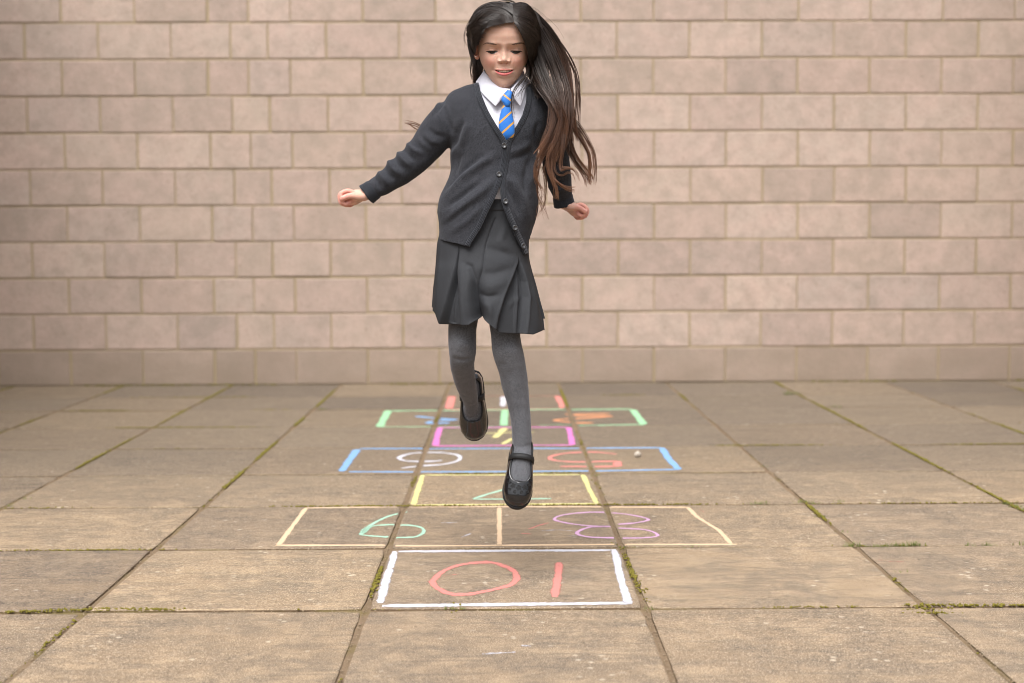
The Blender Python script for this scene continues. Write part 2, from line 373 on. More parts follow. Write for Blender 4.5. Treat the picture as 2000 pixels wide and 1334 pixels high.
chalk('chalk_numeral', [S(c6((1010, 42), (930, 65), (852, 90)), .024), S(c6((855, 91), (1050, 91), (1255, 88)), .018)], MINT, label='mint green chalk seven', cover=.58)
chalk('chalk_square', [S(c8((175, 381), (640, 378), (1200, 376), (1810, 375)), .026), S(c8((1812, 375), (1850, 435), (1905, 492)), .040), S(c8((1910, 492), (1400, 500), (800, 505), (115, 505)), .024), S(c8((160, 385), (120, 440), (75, 503)), .044)], BLU, label='blue chalk double square holding the six and the five', cover=.72)
chalk('chalk_numeral', [S(c8((400, 485), (500, 473), (640, 462), (715, 438), (700, 412), (600, 399), (460, 405), (390, 428), (430, 446), (560, 447), (620, 442)), .026, True)], WHT, label='white chalk six', cover=.64)
chalk('chalk_numeral', [S(c8((1568, 408), (1430, 397), (1290, 403), (1210, 422), (1225, 440), (1330, 450), (1480, 448), (1570, 447)), .026, True), S(c8((1572, 447), (1574, 475)), .04), S(c8((1575, 475), (1420, 476), (1260, 475)), .024)], RED, label='red chalk five', cover=.68)
chalk('chalk_square', [S(c8((600, 265), (1000, 263), (1315, 262)), .020), S(c8((1308, 265), (1318, 310), (1328, 358)), .034), S(c8((1325, 360), (1000, 362), (590, 366)), .020), S(c8((610, 265), (595, 310), (585, 365)), .036)], MAG, label='magenta chalk square holding the four', cover=.8)
chalk('chalk_numeral', [S(c8((962, 268), (935, 295), (905, 320)), .036), S(c8((1000, 325), (948, 355)), .026), S(c8((850, 297), (980, 292), (1120, 290)), .014)], YEL, label='yellow chalk four', cover=.74)
chalk('chalk_square', [S(c8((330, 175), (960, 168), (1650, 165)), .026), S(c8((1655, 168), (1715, 245)), .046), S(c8((1715, 247), (1300, 252), (900, 258), (270, 262)), .024), S(c8((330, 172), (280, 262)), .044), S(c8((962, 165), (955, 260)), .044)], GRN, label='green chalk double square holding the three and the two', cover=.82)
chalk('chalk_numeral', [S(c8((480, 203), (560, 212), (690, 221), (600, 226), (545, 240), (660, 239)), .036, True)], BLU, label='blue chalk three', cover=.74)
chalk('chalk_numeral', [S(c8((1530, 188), (1300, 193), (1420, 200), (1530, 203), (1250, 222), (1300, 234), (1440, 238)), .032, True)], ORG, label='orange chalk two', cover=.74)
chalk('chalk_square', box(*c8((675, 94), (1250, 92), (1285, 162), (655, 168)), w=.022, ws=.052), RED, label='red chalk square at the far end holding the one', cover=.85)
chalk('chalk_numeral', [S(c8((953, 98), (951, 150)), .036)], WHT, label='white chalk one', cover=.7)
for q_ in [S(c6((1240, 215), (1190, 228), (1140, 247)), .018), S(c6((1100, 268), (1150, 272)), .012), S(c6((1140, 245), (1160, 240)), .02)]: chalk('chalk_smudge', [q_], RED, cover=0.5)
for q_ in [S(c6((1205, 255), (1300, 250), (1380, 258)), .014), S(c6((1345, 281), (1420, 283)), .01), S(c6((790, 290), (840, 270)), .02), S(c6((690, 215), (770, 213)), .02), S(c6((900, 890), (1070, 880)), .02), S(c6((1150, 850), (1100, 846)), .02)]: chalk('chalk_smudge', [q_], WHT, cover=0.38)
for q_ in [S([(1716, 1094), (1740, 1097), (1765, 1098)], .016), S([(1368, 996), (1375, 1000)], .016), S(c6((780, 480), (700, 490)), .02)]: chalk('chalk_smudge', [q_], RED, cover=0.38)
# ================================================================== the girl
GY = GIRL_Y
def A_(px, py, dy=0.0): return np.array(at(px, py, GY+dy))
def PXM(dy=0.0): return F_PX/(GY+dy)          # pixels of the 2000-wide photograph per metre at that depth
def interp(x, xs, ys): return float(np.interp(x, xs, ys))
def sup(n, a, bf, bb, e=2.3):
    """closed superellipse ring: a half width, bf half depth to the front, bb to the back"""
    th = np.linspace(0, 2*PI, n, endpoint=False); c, s = np.cos(th), np.sin(th)
    x = a*np.sign(c)*np.abs(c)**(2/e); y = np.where(s < 0, bf, bb)*np.sign(s)*np.abs(s)**(2/e)
    return x, y
def ringsVF(rings, cap0=True, cap1=True):
    R = np.array(rings); m, n = R.shape[:2]; V = R.reshape(-1, 3); i = np.arange(m*n).reshape(m, n)
    j = np.roll(i, -1, axis=1)
    Fq = np.stack([i[:-1], j[:-1], j[1:], i[1:]], -1).reshape(-1, 4).tolist(); V = V.tolist()
    if cap0: c = len(V); V.append(R[0].mean(0).tolist()); Fq += [(c, i[0, (k+1) % n], i[0, k]) for k in range(n)]
    if cap1: c = len(V); V.append(R[-1].mean(0).tolist()); Fq += [(c, i[-1, k], i[-1, (k+1) % n]) for k in range(n)]
    return V, Fq
def smooth_keys(K, n):
    """Catmull-Rom through rows of key values"""
    K = [np.array(k, float) for k in K]; K = [2*K[0]-K[1]]+K+[2*K[-1]-K[-2]]; out = []
    for i in range(1, len(K)-2):
        a, b, c, d = K[i-1:i+3]
        for k in range(n):
            t = k/n; out.append(.5*((2*b)+(c-a)*t+(2*a-5*b+4*c-d)*t*t+(3*b-a-3*c+d)*t**3))
    out.append(K[-2]); return out
def loft_px(keys, n=64, sub=5, inset=0.0, e=2.3):
    """rows (py, left px, right px, dy centre, half depth front, half depth back)"""
    R = []
    for py, l, r, dy, bf, bb in smooth_keys(keys, sub):
        c = A_((l+r)/2, py, dy); a = (r-l)/2/PXM(dy)-inset
        x, y = sup(n, max(a, .002), max(bf-inset, .002), max(bb-inset, .002), e)
        R.append(np.stack([c[0]+x, c[1]+y, np.full(n, c[2])], -1))
    return R
def tube_pts(P, rad, n=24, flat=None, up=Vector((0, 1, 0)), cap=True, round_end=(True, True)):
    """tube through 3-D points; rad per point; flat = ratio of the second radius; rounded ends"""
    P = [Vector(p) for p in P]; rad = list(rad); m = len(P)
    T = [(P[min(i+1, m-1)]-P[max(i-1, 0)]).normalized() for i in range(m)]
    P2, R2, T2 = [], [], []
    if round_end[0]:
        for k in (0, 1, 2): a = k*PI/6; P2.append(P[0]-T[0]*rad[0]*math.cos(a)*.999); R2.append(rad[0]*max(math.sin(a), .06)); T2.append(T[0])
    P2 += P; R2 += rad; T2 += T
    if round_end[1]:
        for k in (2, 1, 0): a = k*PI/6; P2.append(P[-1]+T[-1]*rad[-1]*math.cos(a)*.999); R2.append(rad[-1]*max(math.sin(a), .06)); T2.append(T[-1])
    th = np.linspace(0, 2*PI, n, endpoint=False); R = []
    u = None
    for p, r, t in zip(P2, R2, T2):
        u = (up if u is None else u); u = (u-t*u.dot(t)).normalized(); v = t.cross(u)
        f = flat if flat is not None else 1
        R.append([list(p+u*(r*f*math.cos(a))+v*(r*math.sin(a))) for a in th])
    return ringsVF(R)
def merge(*parts):
    V, Fc = [], []
    for v, f in parts:
        b = len(V); V += [tuple(x) for x in v]; Fc += [tuple(int(k)+b for k in q) for q in f]
    return V, Fc
def apply_mods(o):
    dg = bpy.context.evaluated_depsgraph_get(); dg.update()
    me = bpy.data.meshes.new_from_object(o.evaluated_get(dg)); old = o.data; o.modifiers.clear(); o.data = me
    return o
def remeshed(V, Fc, voxel, smooth_it=4, fac=.5):
    me = bpy.data.meshes.new('tmp'); me.from_pydata(V, [], Fc); me.update(); o = bpy.data.objects.new('tmp', me); C.objects.link(o)
    m = o.modifiers.new('r', 'REMESH'); m.mode = 'VOXEL'; m.voxel_size = voxel; m.adaptivity = 0
    s = o.modifiers.new('s', 'SMOOTH'); s.iterations = smooth_it; s.factor = fac
    apply_mods(o); me = o.data
    V = np.empty(len(me.vertices)*3, np.float32); me.vertices.foreach_get('co', V)
    Fc = np.array([p.vertices[:] for p in me.polygons if len(p.vertices) == 4])
    bpy.data.objects.remove(o); return V.reshape(-1, 3).astype(float), Fc
def normals_np(V, Fc):
    if Fc.shape[1] == 4: n = np.cross(V[Fc[:, 2]]-V[Fc[:, 0]], V[Fc[:, 3]]-V[Fc[:, 1]])
    else: n = np.cross(V[Fc[:, 1]]-V[Fc[:, 0]], V[Fc[:, 2]]-V[Fc[:, 0]])
    N = np.zeros_like(V)
    for k in range(Fc.shape[1]): np.add.at(N, Fc[:, k], n)
    return N/np.maximum(np.linalg.norm(N, axis=1, keepdims=True), 1e-12)
def nz(V, s, seed=0.0, axes=(1, 1, 1)):
    return np.array([noise.noise(Vector((v[0]*s*axes[0]+seed, v[1]*s*axes[1], v[2]*s*axes[2]))) for v in V])
def seg_d(px, py, poly):
    """distance in px to a polyline and signed side"""
    best = np.full(px.shape, 1e9); side = np.zeros(px.shape); tt = np.zeros(px.shape); n = len(poly)-1
    for i in range(n):
        a, b = np.array(poly[i], float), np.array(poly[i+1], float); d = b-a; L2 = (d**2).sum()
        t = np.clip(((px-a[0])*d[0]+(py-a[1])*d[1])/L2, 0, 1); qx, qy = a[0]+t*d[0], a[1]+t*d[1]
        dd = np.hypot(px-qx, py-qy); s = np.sign(d[0]*(py-a[1])-d[1]*(px-a[0])); u = dd < best
        best = np.where(u, dd, best); side = np.where(u, s, side); tt = np.where(u, (i+t)/n, tt)
    return best, side, tt
def ridge(px, py, poly, w, amp, fade=True):
    d, _, t = seg_d(px, py, poly); g = np.exp(-(d/w)**2)*amp
    return g*np.sin(np.clip(t, .02, .98)*PI)**.5 if fade else g
def in_poly(px, py, poly):
    c = np.zeros(np.shape(px), bool); n = len(poly)
    for i in range(n):
        x1, y1 = poly[i]; x2, y2 = poly[(i+1) % n]
        k = (y1 > py) != (y2 > py); c ^= k & (px < (x2-x1)*(py-y1)/((y2-y1) or 1e-9)+x1)
    return c
def bvh_np(V, Fc): return BVHTree.FromPolygons([tuple(v) for v in V], [tuple(int(i) for i in f) for f in Fc])

# ------------------------------------------------------------------ materials for the girl
def m_knit():
    t = NT('charcoal_wool', .95, .12); P = t.pos()
    f = t.noise(P, 430, 3, .9); c = t.mix(t.ramp(f, [(.38, 0), (.64, 1)]), (.007, .0075, .010), (.056, .058, .068))
    c = t.mix(t.ramp(t.noise(P, 1500, 2, .8), [(.60, 0), (.74, .5)]), c, (.12, .125, .14))
    c = t.mix(t.ramp(t.noise(P, 14, 3), [(.3, 0), (.8, .25)]), c, (.02, .021, .025)); t.base(c)
    t.b.inputs['Sheen Weight'].default_value = .12; t.b.inputs['Sheen Roughness'].default_value = .5; t.b.inputs['Sheen Tint'].default_value = (.5, .52, .58, 1)
    n = t.bump(t.noise(P, 700, 2, .8), .6, .0015); t.nrm(n); return t.m
def m_rib():
    t = NT('charcoal_rib', .95, .12); P = t.pos(); a = t.n('ShaderNodeAttribute', attribute_name='across').outputs['Fac']
    w = t.math('SINE', t.math('MULTIPLY', a, 26.0))
    c = t.mix(t.ramp(t.noise(P, 620, 3, .8), [(.36, 0), (.66, 1)]), (.009, .010, .013), (.036, .039, .047)); t.base(c)
    t.b.inputs['Sheen Weight'].default_value = .3; t.b.inputs['Sheen Tint'].default_value = (.5, .52, .58, 1)
    t.nrm(t.bump(t.noise(P, 700, 2), .4, .001, t.bump(w, .7, .0015))); return t.m
def m_twill():
    t = NT('grey_twill', .78, .25); P = t.pos()
    w = t.n('ShaderNodeTexWave', wave_type='BANDS', bands_direction='DIAGONAL'); w.inputs['Scale'].default_value = 420; t.l(P, w.inputs['Vector'])
    c = t.mix(t.noise(P, 500, 2, .7), (.012, .013, .0155), (.033, .035, .040)); c = t.mix(t.math('MULTIPLY', w.outputs['Fac'], .35), c, (.044, .046, .052)); t.base(c)
    t.nrm(t.bump(w.outputs['Fac'], .25, .0006)); return t.m
def m_tights():
    t = NT('grey_tights', .92, .15); P = t.pos()
    c = t.mix(t.ramp(t.noise(P, 430, 3, .9), [(.38, 0), (.62, 1)]), (.030, .031, .035), (.135, .138, .152))
    c = t.mix(t.ramp(t.noise(P, 1300, 2, .8), [(.58, 0), (.72, .6)]), c, (.30, .30, .33)); t.base(c)
    t.b.inputs['Sheen Weight'].default_value = .25; t.b.inputs['Sheen Tint'].default_value = (.7, .72, .8, 1)
    t.nrm(t.bump(t.noise(P, 800, 2), .35, .001)); return t.m
def m_cotton():
    t = NT('white_cotton', .85, .2); P = t.pos(); t.base(t.mix(t.noise(P, 400, 2), (.56, .56, .635), (.62, .62, .69)))
    n = t.bump(t.noise(P, 28, 3, .6, .8), .35, .004); t.nrm(t.bump(t.noise(P, 900, 2), .2, .0005, n)); return t.m
def m_skin():
    t = NT('skin', .56, .22); P = t.pos()
    a = t.n('ShaderNodeAttribute', attribute_name='tint'); c = a.outputs['Color']
    c = t.mix(t.ramp(t.noise(P, 90, 4, .6), [(.35, .16), (.65, 0)]), c, (.50, .22, .15)); c = t.mix(t.ramp(t.noise(P, 260, 3, .7), [(.35, .16), (.6, 0)]), c, (.42, .20, .13)); t.base(c)
    t.b.inputs['Subsurface Weight'].default_value = .22; t.b.inputs['Subsurface Radius'].default_value = (.9, .35, .18); t.b.inputs['Subsurface Scale'].default_value = .006
    t.l(t.ramp(t.noise(P, 500, 3), [(.3, .50), (.7, .66)]), t.b.inputs['Roughness'])
    t.nrm(t.bump(t.noise(P, 900, 2), .12, .0004)); return t.m
def m_hair():
    t = NT('dark_brown_hair', .42, .35)
    a = t.n('ShaderNodeAttribute', attribute_name='tip').outputs['Fac']; b = t.n('ShaderNodeAttribute', attribute_name='shade').outputs['Fac']
    c = t.ramp(a, [(0, (.017, .012, .010)), (.3, (.030, .018, .013)), (.6, (.080, .037, .022)), (1, (.23, .108, .058))])
    d = t.mix(.30, c, (.085, .058, .046)); t.base(t.mix(t.ramp(b, [(.3, 0), (1, .8)]), c, d)); t.b.inputs['Roughness'].default_value = .36
    t.b.inputs['Anisotropic'].default_value = .4; return t.m
def m_patent(name='black_patent', rough=.13, flowers=False):
    t = NT(name, rough, .5); t.base((.004, .004, .0055)); P = t.pos()
    t.b.inputs['Coat Weight'].default_value = .5; t.b.inputs['Coat Roughness'].default_value = .05
    t.nrm(t.bump(t.noise(P, 30, 2), .12, .002)); return t.m
def m_plain(name, col, rough=.6, spec=.3, bump=0):
    t = NT(name, rough, spec); t.base(col)
    if bump: t.nrm(t.bump(t.noise(t.pos(), 500, 3), bump, .0008))
    return t.m
def m_tie():
    t = NT('striped_tie', .5, .35); a = t.n('ShaderNodeAttribute', attribute_name='stripe').outputs['Fac']; P = t.pos()
    blue = t.mix(t.noise(P, 700, 2), (.008, .11, .42), (.014, .16, .55))
    f = t.math('FRACT', a); s = t.ramp(t.math('ABSOLUTE', t.math('SUBTRACT', f, .5)), [(.085, 1), (.115, 0)])
    t.base(t.mix(s, blue, (.52, .27, .045))); t.b.inputs['Sheen Weight'].default_value = .2
    t.nrm(t.bump(t.noise(P, 900, 2), .25, .0006)); return t.m
M_KNIT, M_RIB, M_TWILL, M_TIGHTS, M_COTTON, M_SKIN, M_HAIR, M_TIE = m_knit(), m_rib(), m_twill(), m_tights(), m_cotton(), m_skin(), m_hair(), m_tie()
M_PATENT, M_SOLE, M_BUTTON = m_patent(), m_plain('black_rubber', (.012, .012, .013), .6, .3, .4), m_plain('grey_button', (.05, .052, .058), .35, .5)

girl = empty('person', tuple(A_(985, 985, 0)))
tag(girl, 'dark haired girl in school uniform jumping in mid air over the chalk grid', 'person')
def part(name, V, Fc, mat, parent=None, **kw):
    o = mesh(name, np.array(V, float) if not isinstance(Fc, list) else V, Fc, mat, **kw)
    if parent is None: adopt(o, girl)
    else:
        o.parent = parent; o.matrix_parent_inverse = Matrix.Translation(-girl.location) if parent is not girl else Matrix.Identity(4)
        o.matrix_parent_inverse = Matrix.Identity(4)   # its parent's vertices are already in world numbers
    return o

# ------------------------------------------------------------------ the proportions (rows traced from the photograph's outline, with real depth)
TORSO = [(156, 948, 1022, .02, .030, .045), (163, 928, 1036, .02, .045, .055), (170, 903, 1050, .02, .055, .065), (182, 880, 1066, .015, .066, .075), (200, 868, 1074, .01, .078, .082),
         (225, 868, 1074, .005, .086, .085), (255, 874, 1066, 0, .092, .085), (283, 880, 1054, 0, .093, .085), (302, 882.5, 1048, 0, .093, .084), (322, 883.5, 1047, 0, .094, .084),
         (345, 878, 1048, -.002, .098, .086), (368, 868, 1050, -.004, .103, .088), (396, 857.5, 1051, -.005, .108, .092), (413, 855, 1050, -.005, .110, .095), (428, 857, 1047, -.005, .111, .096),
         (453, 858.5, 1039, -.005, .111, .098), (467, 857, 1035, -.005, .111, .099), (485, 856, 1032.5, -.005, .112, .10), (515, 855, 1031, -.005, .113, .10)]
ARM_L = [(905, 216, .005, 36), (885, 232, .005, 40), (866, 247, .003, 38.5), (848, 266, .0, 35), (832, 287, .0, 31.5), (815, 306, -.002, 30), (797, 322, -.004, 29), (778, 336, -.006, 27.5), (760, 349, -.008, 23.5), (744, 360.5, -.01, 21.5), (731, 369, -.012, 19), (718, 378.5, -.012, 17)]
ARM_R = [(1040, 212, .005, 34), (1058, 224, .008, 33), (1070, 245, .015, 32), (1077, 268, .028, 30), (1083, 292, .045, 28.5), (1087, 318, .062, 27), (1091, 342, .078, 25), (1095, 365, .092, 22), (1099, 384, .104, 19), (1102, 398, .111, 17)]
LEG_L = [(918, 540, .0, 37), (908, 590, -.02, 33), (903.5, 634, -.035, 28.2), (902.6, 660, -.04, 27.7), (903.3, 678, -.04, 27.4), (903.2, 692, -.032, 26), (902.5, 707, -.01, 24.3), (904.5, 725, .03, 22.6), (908, 742, .07, 21.3), (913, 760, .115, 19.2), (917.5, 776, .155, 16.4), (920, 788, .18, 14.6), (920, 798, .20, 15)]
LEG_R = [(975, 540, .0, 40), (983, 595, -.03, 34), (987, 649, -.055, 29), (990, 678, -.06, 29.6), (993.2, 693, -.058, 29.8), (1001, 722, -.048, 27.3), (1005.5, 751, -.04, 26.2), (1011.5, 781, -.036, 22.8), (1016, 810, -.034, 20.3), (1018.5, 839, -.034, 19.4), (1019.5, 860, -.034, 19.2), (1018.5, 876, -.036, 18.4), (1018, 890, -.04, 17.5)]
def limb(keys, sub=4, inset=0.0, n=32, **kw):
    P, R = [], []
    for x, y, dy, r in smooth_keys(keys, sub): P.append(A_(x, y, dy)); R.append(max(r/PXM(dy)-inset, .004))
    return tube_pts(P, R, n, **kw)

# ------------------------------------------------------------------ cardigan
def cuff_bulge(keys):      # cuff: narrower before the ribbing, ribbing a little flared
    return keys
Vt, Ft = ringsVF(loft_px(TORSO, 72, 5))
Va, Fa = limb(ARM_L, round_end=(True, False)); Vb, Fb = limb(ARM_R, round_end=(True, False))
CV, CF = remeshed(*merge((Vt, Ft), (Va, Fa), (Vb, Fb)), .0042, 5, .5)
N = normals_np(CV, CF); px, py = to_px_np(CV)
if (N[:, 2][CV[:, 2].argmax()]) < 0: CF = CF[:, ::-1]; N = -N
front = N[:, 1] < .15
disp = np.zeros(len(CV))
FOLDS = [([(866, 388), (900, 350), (935, 322), (965, 305)], 8, .0075), ([(872, 372), (905, 335), (940, 308)], 5, -.005), ([(880, 425), (912, 398), (945, 372), (962, 352)], 8, .007), ([(872, 405), (905, 380), (940, 354)], 5, -.0055),
         ([(884, 452), (915, 430), (940, 402)], 7, .004), ([(870, 440), (900, 415), (925, 396)], 5, -.004), ([(886, 288), (893, 262), (905, 235)], 6, -.006), ([(900, 290), (908, 262), (915, 240)], 7, .005),
         ([(883, 330), (886, 300), (892, 285)], 5, .004), ([(890, 340), (897, 312), (902, 300)], 4, -.003), ([(1046, 300), (1040, 330), (1038, 360)], 6, .005), ([(1035, 310), (1026, 345), (1024, 380)], 6, -.004),
         ([(985, 345), (1005, 360), (1022, 395), (1030, 430)], 8, .006), ([(990, 365), (1006, 392), (1016, 425)], 5, -.0045), ([(990, 300), (1015, 292), (1038, 278)], 7, .003), ([(995, 312), (1020, 306), (1040, 294)], 5, -.003),
         ([(1050, 240), (1046, 265), (1044, 290)], 5, -.005),
         # the sleeve on the left: creases across it
         ([(795, 280), (806, 292), (822, 300)], 4.2, .006), ([(786, 290), (797, 302), (812, 314)], 4, -.0055), ([(776, 297), (787, 312), (800, 326)], 4.2, .006), ([(768, 304), (778, 320), (790, 334)], 4, -.005), ([(757, 313), (767, 329), (781, 343)], 4.5, .006),
         ([(748, 325), (757, 340), (770, 352)], 4, -.0055), ([(738, 334), (748, 348), (758, 362)], 4, .005), ([(729, 342), (738, 357), (746, 372)], 3.2, -.005), ([(836, 250), (848, 262), (868, 268)], 5, -.004), ([(828, 262), (842, 276), (858, 280)], 5, .004),
         ([(866, 205), (872, 230), (884, 258)], 4, -.004), ([(815, 268), (826, 282), (842, 294)], 5, .003), ([(868, 195), (861, 206), (850, 222)], 3.5, -.004), ([(862, 190), (852, 212), (843, 225)], 3, .0035),
         ([(1062, 310), (1080, 322), (1100, 322)], 4, -.004), ([(1064, 325), (1082, 338), (1104, 338)], 4, .004), ([(1070, 350), (1088, 356), (1108, 352)], 4, -.004), ([(1074, 366), (1092, 370), (1112, 366)], 4, .004)]
for poly, w, amp in FOLDS: disp += np.where(front, ridge(px, py, poly, w, amp*1.45), 0)
disp += .0022*nz(CV, 22, 3, (1, 1, .6)) + .0011*nz(CV, 55, 9)
CV0 = CV.copy(); CV = CV + N*disp[:, None]
card_bvh = bvh_np(CV, CF)
def shoot(px_, py_, bvh=None, off=0.0, guess=None):
    d = ray(px_, py_).normalized(); h = (bvh or card_bvh).ray_cast(CAM, d)
    if h[0] is None:
        p = Vector(A_(px_, py_, -.05)) if guess is None else guess
        q = (bvh or card_bvh).find_nearest(p); return q[0]+q[1]*off, q[1]
    n = h[1] if h[1].dot(d) < 0 else -h[1]
    return h[0]+n*off, n
# the opening: the V at the neck, the gap below the second button, the hem, the cuffs
V_OPEN = [(920, 120), (929, 158), (931, 164), (938, 183), (953, 217), (970, 247), (986.5, 273), (992.5, 273), (1008, 248), (1021, 223), (1029, 195), (1031, 168), (1031, 120)]
GAP = [(976.5, 352), (965, 385), (953, 411), (939, 442), (924, 468), (917.5, 482), (905, 540), (1060, 540), (1029.5, 499), (1019, 484), (1007, 462), (990, 422), (979.5, 391)]
HEM = [(820, 458), (856, 467), (872, 471.5), (895, 476), (912, 481.5), (918, 482), (918, 560), (820, 560)]
HEM2 = [(1026.5, 497.5), (1029, 498), (1031.5, 470), (1040, 452), (1100, 440), (1100, 560), (1020, 560)]
def cut_lines(bm, polys, test):
    for poly in polys:
        for (x1, y1), (x2, y2) in zip(poly, poly[1:]+poly[:1]):
            if abs(x1-x2)+abs(y1-y2) < 1: continue
            n = ray(x1, y1).cross(ray(x2, y2)).normalized()
            fs = []
            x0, x3 = min(x1, x2)-5, max(x1, x2)+5; y0, y3 = min(y1, y2)-5, max(y1, y2)+5
            for f in bm.faces:
                c = f.calc_center_median()
                if test(f, c):
                    a, b = to_px(c)
                    if x0 < a < x3 and y0 < b < y3: fs.append(f)
            geom = set(fs)
            for f in fs: geom.update(f.edges); geom.update(f.verts)
            bmesh.ops.bisect_plane(bm, geom=list(geom), plane_co=CAM, plane_no=n, dist=1e-6)
bm = bmesh.new(); me = bpy.data.meshes.new('t'); me.from_pydata(CV.tolist(), [], CF.tolist()); me.update(); bm.from_mesh(me); bm.normal_update()
isf = lambda f, c: f.normal.y < .1 and c.y < GY+.03
cut_lines(bm, [V_OPEN[1:-1], GAP, HEM, HEM2], isf)
bm.normal_update(); kill = []
LE, LS = A_(709, 385, -.012), A_(727, 371, -.012)
for f in bm.faces:
    c = f.calc_center_median(); a, b = to_px(c)
    fr = f.normal.y < .12 and c.y < GY+.03
    if fr and (in_poly(np.array(a), np.array(b), V_OPEN) or in_poly(np.array(a), np.array(b), GAP) or in_poly(np.array(a), np.array(b), HEM) or in_poly(np.array(a), np.array(b), HEM2)): kill.append(f)
    elif b < 160 and 925 < a < 1040: kill.append(f)                      # neck hole
    elif b > (468 if c.y > GY-.02 else 1e9) and 840 < a < 1060: kill.append(f)     # hem round the back
    elif b > 505: kill.append(f)
bmesh.ops.delete(bm, geom=kill, context='FACES')
bmesh.ops.delete(bm, geom=[v for v in bm.verts if not v.link_faces], context='VERTS')
bm.to_mesh(me); bm.free(); me.materials.append(M_KNIT); me.polygons.foreach_set('use_smooth', np.ones(len(me.polygons), bool))
cardigan = bpy.data.objects.new('cardigan', me); C.objects.link(cardigan); adopt(cardigan, girl)
cardigan['label'] = 'charcoal wool cardigan buttoned twice at the chest'
s = cardigan.modifiers.new('s', 'SOLIDIFY'); s.thickness = .003; s.offset = -1

def band(name, line, width, th=.0022, off=.0012, mat=M_RIB, parent=None, bvh=None, na=8, smooth=2, wfun=None, seam=True):
    """a strip of cloth lying on a surface along a polyline of photograph points"""
    P = smooth_keys(line, 6) if len(line) > 2 else [np.array(line[0])+(np.array(line[1])-np.array(line[0]))*k/20 for k in range(21)]
    Q = []
    for a, b in zip(P[:-1], P[1:]):
        m = max(1, int(np.hypot(*(b-a))/3)); Q += [a+(b-a)*k/m for k in range(m)]
    Q.append(P[-1]); P = Q; rows = []; A = []
    for i, p in enumerate(P):
        t = P[min(i+2, len(P)-1)]-P[max(i-2, 0)]; t = t/np.hypot(*t); nn = np.array([-t[1], t[0]]); w = width if wfun is None else wfun(i/(len(P)-1))
        r = []
        for k in range(na+1):
            f = k/na*2-1; q = p+nn*f*w/2; pt, nm = shoot(q[0], q[1], bvh)
            r.append((np.array(pt), np.array(nm)))
        rows.append(r)
    pos = np.array([[a for a, _ in r] for r in rows]); nor = np.array([[b for _, b in r] for r in rows])
    for _ in range(smooth):
        pos[1:-1] = (pos[:-2]+pos[1:-1]*2+pos[2:])/4; nor[1:-1] = (nor[:-2]+nor[1:-1]*2+nor[2:])/4
    nor /= np.linalg.norm(nor, axis=2, keepdims=True)
    m = len(rows); ff = np.linspace(-1, 1, na+1); prof = off+th*(1-np.abs(ff)**8*.55)
    if seam: prof = prof-.0007*np.exp(-((np.abs(ff)-.62)/.12)**2)
    top = pos+nor*prof[None, :, None]; bot = pos-nor*.0015
    V = np.concatenate([top.reshape(-1, 3), bot.reshape(-1, 3)]); n1 = na+1; o = m*n1; Fc = []
    for i in range(m-1):
        for k in range(na): a = i*n1+k; Fc.append((a, a+1, a+n1+1, a+n1))
        a = i*n1; Fc.append((a+n1, o+a+n1, o+a, a)); a += na; Fc.append((a, o+a, o+a+n1, a+n1))
    for i in (0, m-1):
        for k in range(na): a = i*n1+k; Fc.append((a, o+a, o+a+1, a+1) if i == 0 else (a+1, o+a+1, o+a, a))
    Fc = np.array(Fc); tri = normals_np(V, Fc)[na//2]
    if tri@(nor[0, na//2]) < 0: Fc = Fc[:, ::-1]
    ob = part(name, V, Fc, mat, parent)
    at_ = ob.data.attributes.new('across', 'FLOAT', 'POINT'); at_.data.foreach_set('value', np.tile(np.linspace(0, 1, n1), 2*m).astype(np.float32))
    return ob, pos, nor
PLR = [(930, 165), (934.5, 184), (948, 217), (965, 247), (983, 275), (985.5, 300), (980, 330), (975, 352), (962, 385), (949, 411), (935, 442), (919, 468), (913, 480)]   # wearer's right front
PLL = [(1033, 172), (1033, 196), (1026, 224), (1012, 250), (995, 275), (990, 300), (986, 330), (982, 355), (984, 391), (995, 422), (1011, 459), (1022, 482), (1027, 496)]
band('placket', PLL, 10, off=.0006, parent=cardigan)
band('placket', PLR, 10.5, off=.0026, parent=cardigan)
def disc_on(name, x, y, r, bvh, parent, mat, off=.004):
    p, n = shoot(x, y, bvh, off); n = (n+Vector((0, -.6, 0))).normalized(); u = n.cross(Vector((0, 0, 1))).normalized(); v = n.cross(u); R = []
    for rr, h in ((1, -.002), (1, .001), (.93, .0022), (.78, .0024), (.70, .0012), (.3, .0010), (.22, .0004), (.02, .0004)):
        R.append([list(p+(u*math.cos(a)+v*math.sin(a))*r*rr+n*h) for a in np.linspace(0, 2*PI, 20, endpoint=False)])
    V, Fc = ringsVF(R); return part(name, V, Fc, mat, parent)
for x, y in ((984, 284), (974.6, 341.6), (986.5, 393.5), (1003.2, 444), (1018, 480)):
    disc_on('button', x, y, .0068, card_bvh, cardigan, M_BUTTON, .0062)
